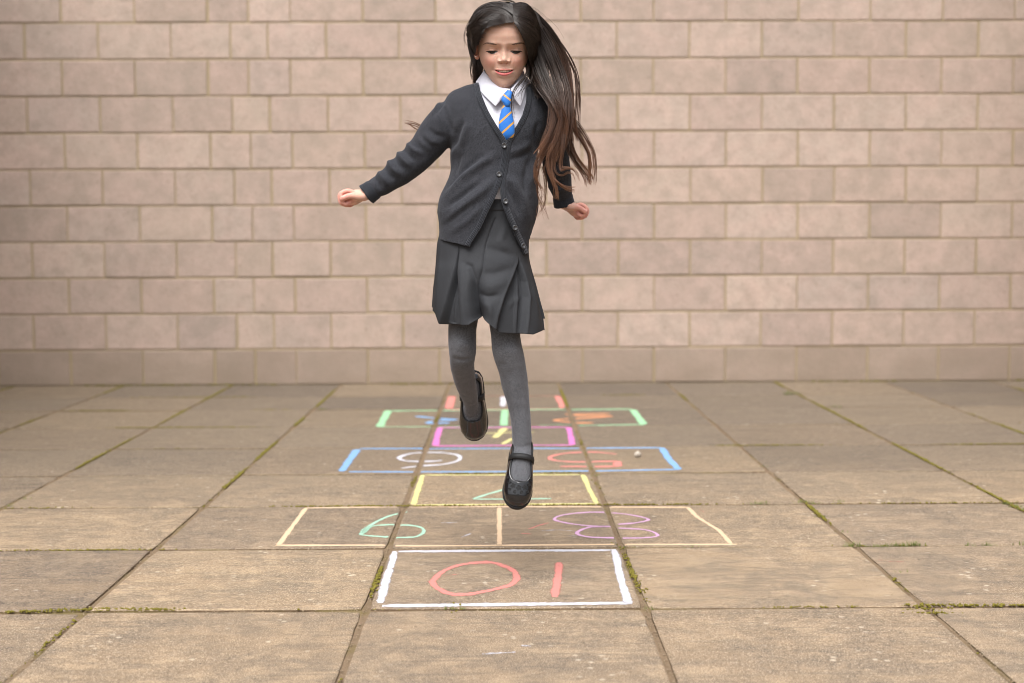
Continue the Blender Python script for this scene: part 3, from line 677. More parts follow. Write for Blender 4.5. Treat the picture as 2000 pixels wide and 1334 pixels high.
# ribbed hem and cuffs
def cuff(keys, r, wid, label=None):
    (x0, y0, d0), (x1, y1, d1) = keys; a, b = Vector(A_(x0, y0, d0)), Vector(A_(x1, y1, d1)); t = (b-a).normalized()
    u = (Vector((0, 1, 0))-t*t.y).normalized(); v = t.cross(u); R = []; n = 96
    sd = rng.random()*9
    prof = [(0, r*.97), (.003, r*1.02), (wid*.5, r*1.03), (wid-.004, r*1.07), (wid-.001, r*1.08), (wid, r*1.03), (wid-.001, r*.92), (wid-.012, r*.86)]
    for s, q in prof:
        ring = []
        for k in range(n):
            an = 2*PI*k/n; w = 1+.018*math.cos(an*32)+.05*noise.noise(Vector((math.cos(an)*1.2, math.sin(an)*1.2, sd+s*20)))
            ring.append(list(a+t*(s+.004*noise.noise(Vector((math.cos(an), math.sin(an), sd+4))))+(u*math.cos(an)+v*math.sin(an))*q*w))
        R.append(ring)
    V, Fc = ringsVF(R, False, False); return part('cuff', V, Fc, M_RIB, cardigan)
cuff([(731, 369, -.012), (712.5, 382.5, -.012)], 19.6/PXM(), .026)
cuff([(1098.5, 382, .104), (1103.5, 405, .114)], 19.0/PXM(.1), .027)

# ------------------------------------------------------------------ shirt, collar, tie
SH = [(150, 962, 1012, .015, .040, .044), (158, 952, 1022, .012, .045, .047)] + [(a, b+7, c-7, d, e, f) for a, b, c, d, e, f in TORSO[2:12]]+[(380, 880, 1034, 0, .104, .086), (391, 886, 1030, 0, .098, .084), (398, 890, 1026, 0, .080, .08), (404, 894, 1022, 0, .070, .075)]
SH[2] = (170, 915, 1040, .012, .052, .055)
SR = loft_px(SH, 72, 5, .009); SVv, SFf = ringsVF(SR)
shirt_bvh = bvh_np(np.array(SVv), [tuple(f) for f in SFf])
SVn = np.array(SVv); pxs, pys = to_px_np(SVn)
shirt = part('shirt', (SVn+np.stack([np.zeros(len(SVn)), -.002*nz(SVn, 40), np.zeros(len(SVn))], -1)).tolist(), SFf, M_COTTON); shirt['label'] = 'white school shirt'
def patch(name, top, bot, mat, parent, nu=24, nv=12, th=.0022, bow=0.0):
    """cloth between two polylines of (px, py, dy)"""
    def res(L, n):
        K = np.array(smooth_keys(L, 8)) if len(L) > 2 else np.array([np.array(L[0])+(np.array(L[1])-np.array(L[0]))*k/16 for k in range(17)])
        s = np.r_[0, np.cumsum(np.linalg.norm(np.diff(K[:, :2], axis=0), axis=1))]; s /= s[-1]
        return np.stack([np.interp(np.linspace(0, 1, n), s, K[:, i]) for i in range(3)], -1)
    T, B = res(top, nu), res(bot, nu); V = []
    for k in range(nv+1):
        f = k/nv
        for i in range(nu):
            x, y, d = T[i]*(1-f)+B[i]*f; V.append(A_(x, y, d-bow*math.sin(f*PI)))
    V = np.array(V); idx = np.arange((nv+1)*nu).reshape(nv+1, nu)
    Fc = np.stack([idx[:-1, :-1], idx[:-1, 1:], idx[1:, 1:], idx[1:, :-1]], -1).reshape(-1, 4)
    ob = part(name, V, Fc, mat, parent); s = ob.modifiers.new('s', 'SOLIDIFY'); s.thickness = th; s.offset = 0
    b = ob.modifiers.new('b', 'BEVEL'); b.width = .0007; b.segments = 2; return ob
# collar stand round the neck, then the two leaves folded over it
R = []
for py_, l, r, bf, bb, dd in ((138, 948, 1021, .050, .046, .012), (150, 946, 1024, .056, .050, .010), (164, 944, 1028, .060, .052, .010)):
    c = A_((l+r)/2, py_, dd); x, y = sup(60, (r-l)/2/PXM(), bf, bb, 2.1); tilt = np.where(y < 0, y*.55, y*-.05)
    R.append(np.stack([c[0]+x, c[1]+y, c[2]+tilt], -1))
V, Fc = ringsVF(R, False, False); o = part('collar_stand', V, Fc, M_COTTON, shirt); s = o.modifiers.new('s', 'SOLIDIFY'); s.thickness = .002
patch('collar', [(945.5, 139, .020), (952, 149, -.015), (961.5, 158.5, -.045), (971.5, 165.5, -.062), (984, 171.5, -.072), (996.5, 174.5, -.077)],
      [(930, 160, .030), (933.5, 172, -.020), (944, 184, -.055), (955, 195, -.070), (967, 206.3, -.083), (968.3, 207.3, -.083), (969.3, 205.8, -.083), (982, 190.5, -.080), (995, 178.5, -.078)], M_COTTON, shirt, 40, 12, bow=.006)
patch('collar', [(1022, 144, .020), (1018.5, 150, -.015), (1013, 157, -.045), (1007, 163.5, -.062), (1002, 170, -.072), (997.5, 174.5, -.077)],
      [(1036, 160, .030), (1027, 172, -.030), (1023, 186, -.065), (1017.5, 203, -.080), (1015.8, 206.6, -.083), (1014.3, 204.8, -.083), (1006, 193, -.080), (999, 179.5, -.078)], M_COTTON, shirt, 40, 12, bow=.006)
def tie_piece(rows, name, parent, bulge=.005):
    V, st = [], []; nu = 13
    rows = smooth_keys(rows, 5)
    for y, l, r, d, tiltx in rows:
        for k in range(nu):
            f = k/(nu-1)*2-1; x = l+(r-l)*(f+1)/2; V.append(A_(x, y+tiltx*f, d-bulge*(1-abs(f)**3)))
            zx, zy = (x-640)*3.511, (y-140)*3.511
            st.append((zx*.68+zy*.73-1058)/62.6+.5 if name == 'blade' else (-zx*.55+zy*.83)/58+.62)
    V = np.array(V); m = len(rows); i = np.arange(m*nu).reshape(m, nu)
    Fc = np.stack([i[:-1, :-1], i[:-1, 1:], i[1:, 1:], i[1:, :-1]], -1).reshape(-1, 4)
    ob = part('tie_'+name, V, Fc, M_TIE, parent); a = ob.data.attributes.new('stripe', 'FLOAT', 'POINT'); a.data.foreach_set('value', np.array(st, np.float32))
    s = ob.modifiers.new('s', 'SOLIDIFY'); s.thickness = .003; s.offset = 0; return ob
tie = empty('tie', tuple(girl.location)); tie.parent = girl; tie.location = (0, 0, 0); tie['label'] = 'blue school tie with orange diagonal stripes'
def under_girl(o): o.parent = tie; o.matrix_parent_inverse = Matrix.Translation(-girl.location)
for nm, rows in (('knot', [(177.5, 991, 1001.5, -.080, 1), (186, 984.5, 1000, -.087, 1), (196, 979.5, 998.5, -.090, 1.5), (203, 984, 996, -.090, 1), (207, 985.5, 994.5, -.088, .5)]),
                 ('blade', [(204, 984, 995, -.085, 0), (212, 981, 997, -.087, 0), (228, 976.5, 1001, -.090, 0), (243, 974.5, 1004, -.092, 0), (258, 976, 1004.5, -.092, 0), (268, 977, 1003, -.088, 0), (280, 979, 1001, -.074, 0), (296, 980, 1000, -.060, 0)])):
    under_girl(tie_piece(rows, nm, None))

# ------------------------------------------------------------------ skirt
SKIRT = [(388, 893, 1026, 0, .083, .080), (391.5, 892, 1027, 0, .084, .082), (412, 884, 1030, 0, .088, .088), (440, 868, 1031, 0, .094, .094), (469, 857, 1031, 0, .100, .098), (505, 853.7, 1031.4, -.004, .108, .102),
         (527, 851.5, 1035, -.01, .114, .106), (561, 849, 1043.5, -.015, .122, .11), (605, 847.3, 1053, -.02, .130, .115), (655, 850, 1063, -.02, .134, .118)]
SR = np.array(loft_px(SKIRT, 860, 26, e=2.25)); m, n = SR.shape[:2]
HEMX = [840, 847, 852, 857.8, 874, 910, 920, 930, 936, 946, 957, 968.5, 990, 1013.4, 1026, 1045, 1059.5, 1070]
HEMY = [600, 605, 612, 632.7, 634.3, 635.4, 628, 619.7, 618.5, 630, 641, 651, 652, 652.3, 653.4, 645, 637.7, 634]
pxg, pyg = to_px_np(SR.reshape(-1, 3)); pxg = pxg.reshape(m, n); pyg = pyg.reshape(m, n)
th = np.linspace(0, 2*PI, n, endpoint=False); fr = np.sin(th) < 0.05
# stretch every column so that it ends at the hem's height there
ctr = SR.mean(1)
for k in range(n):
    hy = np.interp(pxg[-1, k] if False else pxg[m*4//5, k], HEMX, HEMY) if fr[k] else np.interp(pxg[m*4//5, k], [847, 900, 1000, 1060], [600, 606, 612, 626])
    col = SR[:, k].copy(); pk = pyg[:, k]; tgt = np.where(pk < 470, pk, 470+(pk-470)*(hy-470)/(pk[-1]-470))
    for c in range(3): SR[:, k, c] = np.interp(tgt, pk, col[:, c])
V = SR.reshape(-1, 3); pxg, pyg = to_px_np(V); frv = np.tile(fr, m)
rad = V-np.repeat(ctr, n, 0); rad[:, 2] = 0; rad /= np.linalg.norm(rad, axis=1, keepdims=True)
d = np.zeros(len(V))
seam = [(967, 428), (958, 450), (950, 475), (946, 500), (943.5, 525), (937, 545), (932, 562), (930.5, 590), (933, 618)]
d += ridge(pxg, pyg, seam, 2.2, -.0035, False)*(pyg > 425)
dd, side, _ = seg_d(pxg, pyg, [(958, 450), (950, 475), (943.5, 525), (932, 562), (930.5, 590), (933, 618)])
gap_ = np.clip((pyg-515)/100, 0, 1)
d += -.045*np.exp(-(dd/13)**2)*gap_**1.3                                # the cloth drops in between the legs
PL = [(898, 470), (894, 495), (884, 540), (872, 582), (858.5, 634), (900, 637), (899, 600), (896, 560), (893.5, 530), (897, 495)]
PR = [(1013, 503), (1006, 530), (995, 556), (984, 586), (974, 620), (968, 655), (1026.5, 656), (1031, 620), (1033, 580), (1029, 550), (1021, 525)]
for poly, dep in ((PL, .024), (PR, .020)):
    ins = in_poly(pxg, pyg, poly); de, _, _ = seg_d(pxg, pyg, poly+poly[:1]); a = np.clip(de/1.2, 0, 1); d -= np.where(ins, dep*a, 0)
for poly, w, amp in [([(1017, 520), (1018, 560), (1014, 652)], 2.6, .010), ([(1013, 506), (1000, 545), (984, 586), (973, 625), (968, 650)], 3, .004), ([(1021, 525), (1033, 580), (1028, 652)], 3, .005), ([(888, 560), (880, 600), (876, 634)], 3, .006),
                     ([(896, 505), (892, 540), (880, 580), (868, 632)], 3, -.001),
                     ([(902, 520), (903, 560), (906, 634)], 5, .007), ([(908, 516), (920, 522), (926, 545), (925, 590)], 5, -.009), ([(915, 530), (913, 570), (918, 620)], 6, .007),
                     ([(950, 482), (975, 492), (1008, 500)], 7, -.006), ([(948, 504), (975, 512), (1003, 514)], 9, .005), ([(945, 534), (965, 536), (1000, 526)], 8, -.006), ([(936, 556), (962, 558), (990, 548)], 10, .007), ([(935, 574), (955, 580), (975, 577)], 5, -.009),
                     ([(940, 592), (955, 600), (958, 622)], 6, .008), ([(1000, 600), (1010, 590), (1028, 578)], 5, .005), ([(985, 445), (978, 470), (990, 490)], 6, .005), ([(862, 480), (858, 540), (853, 600)], 4, .004), ([(1040, 560), (1046, 600), (1050, 640)], 4, .005),
                     ([(1040, 580), (1050, 635)], 3, -.003)]:
    d += np.where(frv, ridge(pxg, pyg, poly, w*1.1, amp*.72), 0)
d += np.where(frv, 0, .010*np.sin(np.tile(th, m)*22)*np.clip((pyg-480)/150, 0, 1))
d += .0012*nz(V, 22, 4)
d += ridge(pxg, pyg, [(880, 412), (1040, 412)], 1.2, -.0015, False)*frv + np.where(pyg < 411, .0025, 0)
dg_ = d.reshape(m, n)
for _ in range(3): dg_ = (np.roll(dg_, 1, 1)+2*dg_+np.roll(dg_, -1, 1))/4; dg_[1:-1] = (dg_[:-2]+2*dg_[1:-1]+dg_[2:])/4
V = V+rad*dg_.reshape(-1)[:, None]
i = np.arange(m*n).reshape(m, n); j = np.roll(i, -1, 1); Fc = np.stack([i[:-1], j[:-1], j[1:], i[1:]], -1).reshape(-1, 4)
skirt = part('skirt', V, Fc, M_TWILL); skirt['label'] = 'dark grey pleated school skirt'
s = skirt.modifiers.new('s', 'SOLIDIFY'); s.thickness = .0022; s.offset = -1
# double stitched hem line is a slim raised fold
hemline = V.reshape(m, n, 3)

# ------------------------------------------------------------------ tights
def foot_profile(y):
    """half width and height of the foot at distance y from the ankle axis towards the toe"""
    sm = lambda X, Y: sum(np.interp(y+o, X, Y) for o in (-.006, -.004, -.002, 0, .002, .004, .006))/7 if -.040 < y < .118 else np.interp(y, X, Y)
    w = sm([-.056, -.052, -.04, -.02, .02, .05, .085, .11, .128, .138, .143], [.004, .016, .0245, .0275, .0285, .032, .0355, .0335, .026, .015, .003])
    h = sm([-.056, -.052, -.04, -.01, .02, .05, .075, .1, .12, .136, .143], [.030, .048, .058, .064, .064, .055, .046, .037, .030, .020, .008])
    return w, h
def foot_pt(y, ang, grow=0.0, zb=0.0):
    """ang: 0 at the top centre line, +-pi at the sole's centre"""
    w, h = foot_profile(y); w += grow; s, c = math.sin(ang), math.cos(ang); e = 2/2.5
    x = w*math.copysign(abs(s)**e, s); hc = h*.42
    z = hc+(h-hc+grow)*abs(c)**e if c > 0 else hc-(hc-zb+grow)*abs(c)**(e*.75)
    return x, y, z
def frame_pts(L, O, X, Y, Z): L = np.array(L); return O+L[..., 0:1]*X+L[..., 1:2]*Y+L[..., 2:3]*Z
def foot_frame(ankle, toe, dorsal, k=1.0):
    Y = np.array(toe, float); Y /= np.linalg.norm(Y); Z = np.array(dorsal, float); Z -= Y*(Z@Y); Z /= np.linalg.norm(Z); X = np.cross(Y, Z)
    return ankle-Z*.036*k, X*k, Y*k, Z*k
FR_R = foot_frame(A_(1019, 890, -.045), (-.10, -.56, -.82), (.10, -.82, .56), .93)
FR_L = foot_frame(A_(921.5, 766, .205), (.035, .02, -1), (-.05, -1, -.02), .96)
def sock(fr):
    R = []
    for y in np.linspace(-.054, .141, 40): R.append(frame_pts([foot_pt(y, a) for a in np.linspace(-PI, PI, 40, endpoint=False)], *fr))
    return ringsVF(R)
parts = []
for keys, fr in ((LEG_L, FR_L), (LEG_R, FR_R)):
    K = smooth_keys(keys, 5); P = [A_(x, y, dy) for x, y, dy, r in K]; Rr = [r/PXM(dy) for x, y, dy, r in K]
    parts.append(tube_pts(P, Rr, 36)); parts.append(sock(fr))
LV, LF = remeshed(*merge(*parts), .0030, 6, .5)
N = normals_np(LV, LF); px, py = to_px_np(LV)
if N[:, 2][LV[:, 2].argmax()] < 0: LF = LF[:, ::-1]; N = -N
fl = N[:, 1] < .3
d = .0008*nz(LV, 60, 2)
for poly, w, amp in [([(890, 678), (904, 672), (918, 678)], 9, .003), ([(884, 700), (903, 704), (922, 700)], 4, -.003), ([(975, 688), (992, 684), (1008, 690)], 9, .003), ([(972, 712), (990, 712)], 5, -.002), ([(884, 640), (903, 648), (925, 640)], 5, .001),
                     ([(996, 868), (1018, 874), (1040, 866)], 3, -.001), ([(1001, 745), (1004, 800)], 6, .002)]:
    d += np.where(fl, ridge(px, py, poly, w, amp), 0)
LV = LV+N*d[:, None]; tights = part('tights', LV, LF, M_TIGHTS); tights['label'] = 'heather grey woollen tights'
tights_bvh = bvh_np(LV, LF)

# ------------------------------------------------------------------ shoes
def shoe(fr, label, flowers):
    O, X, Y, Z = fr; W = lambda L: frame_pts(L, O, X, Y, Z)
    g = .0035; ys = np.concatenate([np.linspace(-.056, .10, 60), np.linspace(.103, .146, 20)]); n = 48
    vamp = .086
    def half_open(y): # angle from the top centre at which the shell begins
        if y < -.047 or y > vamp: return 0.0
        f = (y+.047)/(vamp+.047); k = (math.sin(min(f/.16, 1)*PI/2) if f < .16 else 1)*math.sqrt(max(0, 1-max(0, (f-.45)/.55)**2.4))
        return 1.02*k
    R, RI = [], []
    for y in ys:
        a0 = half_open(y); A = np.linspace(a0, 2*PI-a0, n)
        R.append(W([foot_pt(min(y, .1425) if y < .1425 else .1425+(y-.1425)*.6, a, g) for a in A]))
    R = np.array(R); i = np.arange(len(ys)*n).reshape(len(ys), n)
    Fc = np.stack([i[:-1, :-1], i[:-1, 1:], i[1:, 1:], i[1:, :-1]], -1).reshape(-1, 4)
    V = R.reshape(-1, 3); st = empty('shoe', (0, 0, 0)); st.parent = girl; st['label'] = label; st.location = (0, 0, 0)
    def add(nm, V, Fc, mat):
        o = mesh(nm, V, Fc, mat); o.parent = st; o.matrix_parent_inverse = Matrix.Translation(-girl.location); return o
    up = add('shoe_upper', V, Fc, M_PATENT); s = up.modifiers.new('w', 'WELD'); s.merge_threshold = .0003
    s = up.modifiers.new('s', 'SOLIDIFY'); s.thickness = .0018; s.offset = 1
    # piping round the opening
    rim = [R[k][0] for k in range(len(ys)) if half_open(ys[k]) > .02]+[R[k][-1] for k in reversed(range(len(ys))) if half_open(ys[k]) > .02]; rim.append(rim[0])
    V, Fq = tube_pts(rim, [.0018]*len(rim), 8, round_end=(False, False)); add('piping', V, Fq, M_SOLE)
    # sole: welt and tread, a little wider than the upper
    S = []
    for zz, gg in ((.006, .0045), (.0035, .0062), (-.004, .0062), (-.0075, .005), (-.0085, .003)):
        ring = []
        for k in range(72):
            a = 2*PI*k/72; y = .0435+math.cos(a)*(.0995+gg); w = foot_profile(min(max(y, -.0555), .142))[0]
            w = w*.0+np.interp(.0435+math.cos(a)*.0993, [-.0557, -.05, -.035, -.01, .03, .06, .09, .115, .132, .141, .1428], [.002, .0175, .026, .029, .029, .033, .0372, .0335, .023, .010, .002])+gg*abs(math.sin(a))**.5
            ring.append((math.copysign(w, math.sin(a)) if abs(math.sin(a)) > 1e-6 else 0, y, zz))
        S.append(W(ring))
    V, Fq = ringsVF(S); add('sole', V, Fq, M_SOLE)
    V, Fq = [], []
    hl = [(x*1.0, y, z) for z in (-.008, -.016) for x, y in [(.0265*math.cos(a), -.028+.0265*math.sin(a)) for a in np.linspace(0, 2*PI, 28, endpoint=False)]]
    HR = W(hl).reshape(2, 28, 3); V, Fq = ringsVF(HR); add('heel', V, Fq, M_SOLE)
    # strap over the instep
    yc, hw = .012, .0085; SV = []; nn = 30
    AA = np.linspace(-1.55, 1.55, nn)
    for q, gg in ((-1, .0045), (-.9, .0078), (0, .0085), (.9, .0078), (1, .0045)):
        SV.append(W([foot_pt(yc+q*hw+.006*math.cos(a), a, gg+.002*math.cos(a)) for a in AA]))
    SV = np.array(SV); i = np.arange(5*nn).reshape(5, nn); Fc = np.stack([i[:-1, :-1], i[:-1, 1:], i[1:, 1:], i[1:, :-1]], -1).reshape(-1, 4)
    o = add('strap', SV.reshape(-1, 3), Fc, M_SOLE); s = o.modifiers.new('s', 'SOLIDIFY'); s.thickness = .003; s.offset = -1
    if flowers:   # the raised flowers on the toe
        VV, FF = [], []
        def curl(y0, x0, r0, turns, ph, hand=1, gr=1.0):
            P = []
            for k in range(int(18*turns)+1):
                a = ph+hand*2*PI*k/18; r = r0*(1-.75*k/(18*turns))*gr; y = y0+r*math.sin(a); x = x0+r*math.cos(a)
                w, h = foot_profile(y); w += g; q = min(abs(x)/w, .97); ang = math.asin(min(1, q**(2.5/2)))*math.copysign(1, x)
                P.append(W([foot_pt(y, ang, g+.0022)])[0])
            v, f = tube_pts(P, [.00095]*len(P), 6); b = len(VV); VV.extend(v); FF.extend([tuple(int(t)+b for t in q_) for q_ in f])
        for x0 in (-.016, 0, .016):
            y0 = .098+(.004 if x0 == 0 else 0)
            for k in range(5): curl(y0+.0042*math.sin(k*2*PI/5), x0+.0042*math.cos(k*2*PI/5), .0026, 1, k)
            curl(y0, x0, .0016, 1, 0)
        for x0, y0, r, ph, hd in ((-.026, .088, .005, 0, 1), (.026, .088, .005, PI, -1), (-.008, .112, .0045, 1, 1), (.009, .113, .0045, 2, -1), (-.024, .108, .004, 1, -1), (.024, .107, .004, 2, 1), (0, .121, .0035, 0, 1), (-.03, .074, .004, 1, 1), (.03, .074, .004, 2, -1)):
            curl(y0, x0, r, 1.6, ph, hd)
        add('flower_embossing', VV, FF, M_SOLE)
    return st
shoe(FR_R, 'glossy black patent shoe with raised flowers on the toe', True)
shoe(FR_L, 'black patent shoe on the raised back foot', False)
# ------------------------------------------------------------------ head
PH = math.radians(17); cph, sph = math.cos(PH), math.sin(PH)
HO = None
def h2w(L):
    L = np.asarray(L, float); x, y, z = L[..., 0], L[..., 1], L[..., 2]
    return np.stack([HO[0]+x, HO[1]+y*cph-z*sph, HO[2]+y*sph+z*cph], -1)
_e = np.array([0, -.083*cph, -.083*sph]); HO = A_(984.5, 100.7, -.105)-_e
ZW = [-.102, -.099, -.094, -.086, -.076, -.064, -.052, -.038, -.02, 0, .02, .04, .06, .078, .090, .097, .100]
WW = [.003, .012, .0205, .0290, .0378, .0465, .0535, .0605, .0655, .0668, .069, .069, .064, .052, .036, .018, .002]
FFr = [.066, .072, .077, .080, .082, .083, .085, .086, .086, .085, .089, .090, .085, .070, .048, .024, .002]
BB = [-.060, -.050, -.035, -.010, .018, .045, .062, .076, .088, .096, .100, .098, .090, .075, .052, .026, .002]
def G(x, z, x0, z0, sx, sz): return np.exp(-((x-x0)/sx)**2-((z-z0)/sz)**2)
def mouth_lines(ax):
    q = (ax/.0240)**2; top = -.0473-.0002*q; bot = -.0526+.0049*q; return top, np.minimum(bot, top-.0003)
def face_disp(x, z0):
    ax = np.abs(x); d = np.zeros_like(x); z = z0-.0085      # nose
    br = sum(k*np.interp(z+o, [-.045, -.0385, -.0355, -.0325, -.0275, -.019, -.008, .004, .016], [0, .0003, .0035, .0105, .0142, .0090, .0048, .0022, .0005]) for o, k in ((-.003, .2), (-.0015, .2), (0, .2), (.0015, .2), (.003, .2)))
    sx = np.interp(z, [-.036, -.028, -.018, 0, .02], [.0100, .0098, .0082, .0085, .014]); d += br*np.exp(-np.abs(x/sx)**2.2)
    d += .0062*G(ax, z, .0128, -.0312, .0046, .0044); d += -.0050*G(ax, z, .0068, -.0372, .0036, .0019)
    d += -.0020*G(ax, z, .0185, -.030, .0024, .006)
    z = z0
    # sockets, brow, cheeks
    d += -.0050*G(ax, z, .0285, .004, .0185, .0115) - .0052*G(ax, z, .0140, .006, .0075, .010) + .0020*G(ax, z, .030, .0205, .022, .006)
    d += .0052*G(ax, z, .036, -.027, .0165, .014) - .0016*G(ax, z, .024, -.040, .006, .012) - .0024*G(ax, z, .0290, -.049, .0045, .007)
    # muzzle, lips, chin
    d += .0050*G(x, z, 0, -.050, .024, .016)
    top, bot = mouth_lines(ax); q = np.clip(1-(ax/.0245)**2, 0, 1)
    cup = .0008*np.exp(-((ax-.0045)/.003)**2)-.0005*np.exp(-(x/.0018)**2)
    d += q**.8*(.0030+cup)*np.exp(-((z-top-.0022)/.0026)**2) + q**.9*.0048*np.exp(-((z-bot+.0045)/(.0024+.0016*q))**2)
    mid = (top+bot)/2; hh = (top-bot)/2+.0003
    d += -.0070*np.clip(q*3, 0, 1)*np.exp(-np.abs((z-mid)/hh)**3) - .0018*G(ax, z, .0250, -.0490, .0026, .0030)
    d += -.0030*G(x, z, 0, -.0680, .015, .0036) + .0042*G(x, z, 0, -.083, .015, .010) - .0010*G(x, z, 0, -.0385, .0026, .003)
    return d
EYE_X, EYE_Z, EYE_R = .0300, .0005, .0128
nz_ = 300; nt = 400
zs = np.concatenate([np.linspace(-.102, -.0935, 12, endpoint=False), np.linspace(-.0935, .03, 226, endpoint=False), np.linspace(.03, .1, 62)])
# more columns over the face
u_ = np.linspace(0, 1, nt, endpoint=False); th = 2*PI*u_ - .0; th = th + .48*np.sin(2*(th+PI/2)+PI)*.0
w_ = np.linspace(-1, 1, 270); thf = -PI/2+w_*PI*.5; thb = np.linspace(PI*.0, PI, 90+2)[1:-1]; th = np.concatenate([thf, thb]); nt = len(th)
def smooth_interp(z, Z, W):
    return (np.interp(z-.004, Z, W)+np.interp(z, Z, W)*2+np.interp(z+.004, Z, W))/4
def head_base(zs, grow=0.0):
    rows = []
    for z in zs:
        w, f, b = smooth_interp(z, ZW, WW), smooth_interp(z, ZW, FFr), smooth_interp(z, ZW, BB)
        yc = min(.012, (b-f)/2+.02) if b > 0.03 else (b-f)/2
        yc = np.interp(z, [-.1, -.076, -.05, -.03], [(b-f)/2 if z < -.076 else -.03, -.028, -.006, .008])
        c, s = np.cos(th), np.sin(th); e = np.where(s < 0, np.interp(z, [-.09, -.05, .0, .05], [2.0, 2.25, 2.5, 2.3]), 2.1)
        x = (w+grow)*np.sign(c)*np.abs(c)**(2/e); y = yc+np.where(s < 0, (f+yc)+grow, (b-yc)+grow)*np.sign(s)*np.abs(s)**(2/e)
        rows.append(np.stack([x, y, np.full(nt, z)], -1))
    return np.array(rows)
HB = head_base(zs); H = HB.copy()
x, y, z = H[..., 0], H[..., 1], H[..., 2]
facew = np.clip((-y-.018)/.03, 0, 1)*(np.sin(th)[None, :] < .0)
# smooth the seams of the base
for _ in range(6): H[1:-1] = (H[:-2]+2*H[1:-1]+H[2:])/4; H = (np.roll(H, 1, 1)+2*H+np.roll(H, -1, 1))/4
x, y, z = H[..., 0], H[..., 1], H[..., 2]
fd = face_disp(x, z)*facew; y2 = y-fd
# eyelids over the eyeball, a slit near the lower edge
ax = np.abs(x); ey = -(.0835-EYE_R+.0025)
rr2 = (ax-EYE_X)**2+(z-EYE_Z)**2
ball = ey-np.sqrt(np.clip((EYE_R+.0012)**2-rr2, 0, None))+.0050; inside = rr2 < (EYE_R*.93)**2
wgt = np.clip((EYE_R*1.05-np.sqrt(rr2))/.0105, 0, 1); wgt = wgt*wgt*(3-2*wgt)*.55
fe = (ax-EYE_X)/.0142; qe = np.clip(1-fe**2, 0, 1)
def lid_lines(fe, qe): t_ = .0012-.0016*fe**2-.0009*fe; return t_, t_-.0074*qe**.85        # upper rim nearly straight, lower rim a shallow bow
lt, lb = lid_lines(fe, qe)
y2 = np.where((y < -.04), y2*(1-wgt)+np.minimum(ball, y2+.02)*wgt, y2)
y2 = y2+np.where(y < -.04, .0012*np.clip(qe*4, 0, 1)*np.exp(-np.abs((z-(lt+lb)/2)/((lt-lb)/2+.0004))**3), 0)
y2 = y2-np.where(y < -.04, .0011*qe**.5*np.exp(-((z-lt-.0013)/.0011)**2), 0)-np.where(y < -.04, .0009*qe**.5*np.exp(-((z-lb+.0015)/.0013)**2), 0)
crease = lt+.0040-.0012*fe**2
y2 = y2+np.where(y < -.04, .0013*np.clip(1-(fe/1.15)**2, 0, 1)**.5*np.exp(-((z-crease)/.0009)**2), 0)
H = np.stack([x, y2, z], -1)
HW = h2w(H).reshape(-1, 3); m, n = H.shape[:2]; i = np.arange(m*n).reshape(m, n); j = np.roll(i, -1, 1)
HF = np.stack([i[:-1], j[:-1], j[1:], i[1:]], -1).reshape(-1, 4)
hx, hz, hy = H[..., 0].ravel(), H[..., 2].ravel(), H[..., 1].ravel()
SK = np.array([.565, .375, .298])
col = np.tile(SK, (len(hx), 1)); ax = np.abs(hx)
def paint(col, w, c): return col*(1-w[:, None])+np.array(c)*w[:, None]
fr_ = (hy < -.02).astype(float)
col = paint(col, fr_*.55*G(ax, hz, .036, -.028, .017, .014), (.56, .215, .175)); col = paint(col, fr_*.35*G(hx, hz, 0, -.027, .012, .008), (.52, .23, .18))
col = paint(col, fr_*.28*G(ax, hz, .030, .002, .017, .010), (.40, .21, .15)); col = paint(col, fr_*.25*G(hx, hz, 0, .05, .04, .02), (.54, .33, .25))
top, bot = mouth_lines(ax); q = np.clip(1-(ax/.0250)**2, 0, 1); mid = (top+bot)/2
lipu = np.clip((top+.0064*q**.8-np.where(ax < .002, .0005, 0)-hz)/.0012, 0, 1)*np.clip((hz-mid)/.0006, 0, 1)*np.clip(q*5, 0, 1)
lipl = np.clip((hz-bot+.0088*q**.8)/.0014, 0, 1)*np.clip((mid-hz)/.0006, 0, 1)*np.clip(q*5, 0, 1)
col = paint(col, fr_*lipu*.80, (.38, .105, .09)); col = paint(col, fr_*lipl*.95, (.56, .125, .14))
col = paint(col, fr_*np.clip(q*5, 0, 1)*np.clip(1.25-np.abs((hz-mid)/((top-bot)/2+.0001)), 0, .25)*4, (.06, .015, .013))
fe_ = (ax-EYE_X)/.0142; qe_ = np.clip(1-fe_**2, 0, 1); lt_, lb_ = lid_lines(fe_, qe_)
col = paint(col, fr_*.45*np.exp(-((fe_)/1.1)**4)*np.exp(-((hz-lt_-.0044)/.0014)**2), (.26, .12, .08))
col = paint(col, fr_*.35*np.exp(-((fe_)/1.2)**4)*np.exp(-((hz-lb_+.0018)/.0016)**2), (.50, .20, .16))
col = paint(col, fr_*np.clip(qe_*8, 0, 1)*np.clip(1.3-np.abs((hz-(lt_+lb_)/2)/((lt_-lb_)/2+.0002)), 0, .3)/.3, (.007, .005, .004))
col = paint(col, fr_*.20*np.exp(-((ax-.028)/.018)**2-((hz-.012)/.007)**2), (.38, .20, .14))
head_bvh = bvh_np(HW, HF)
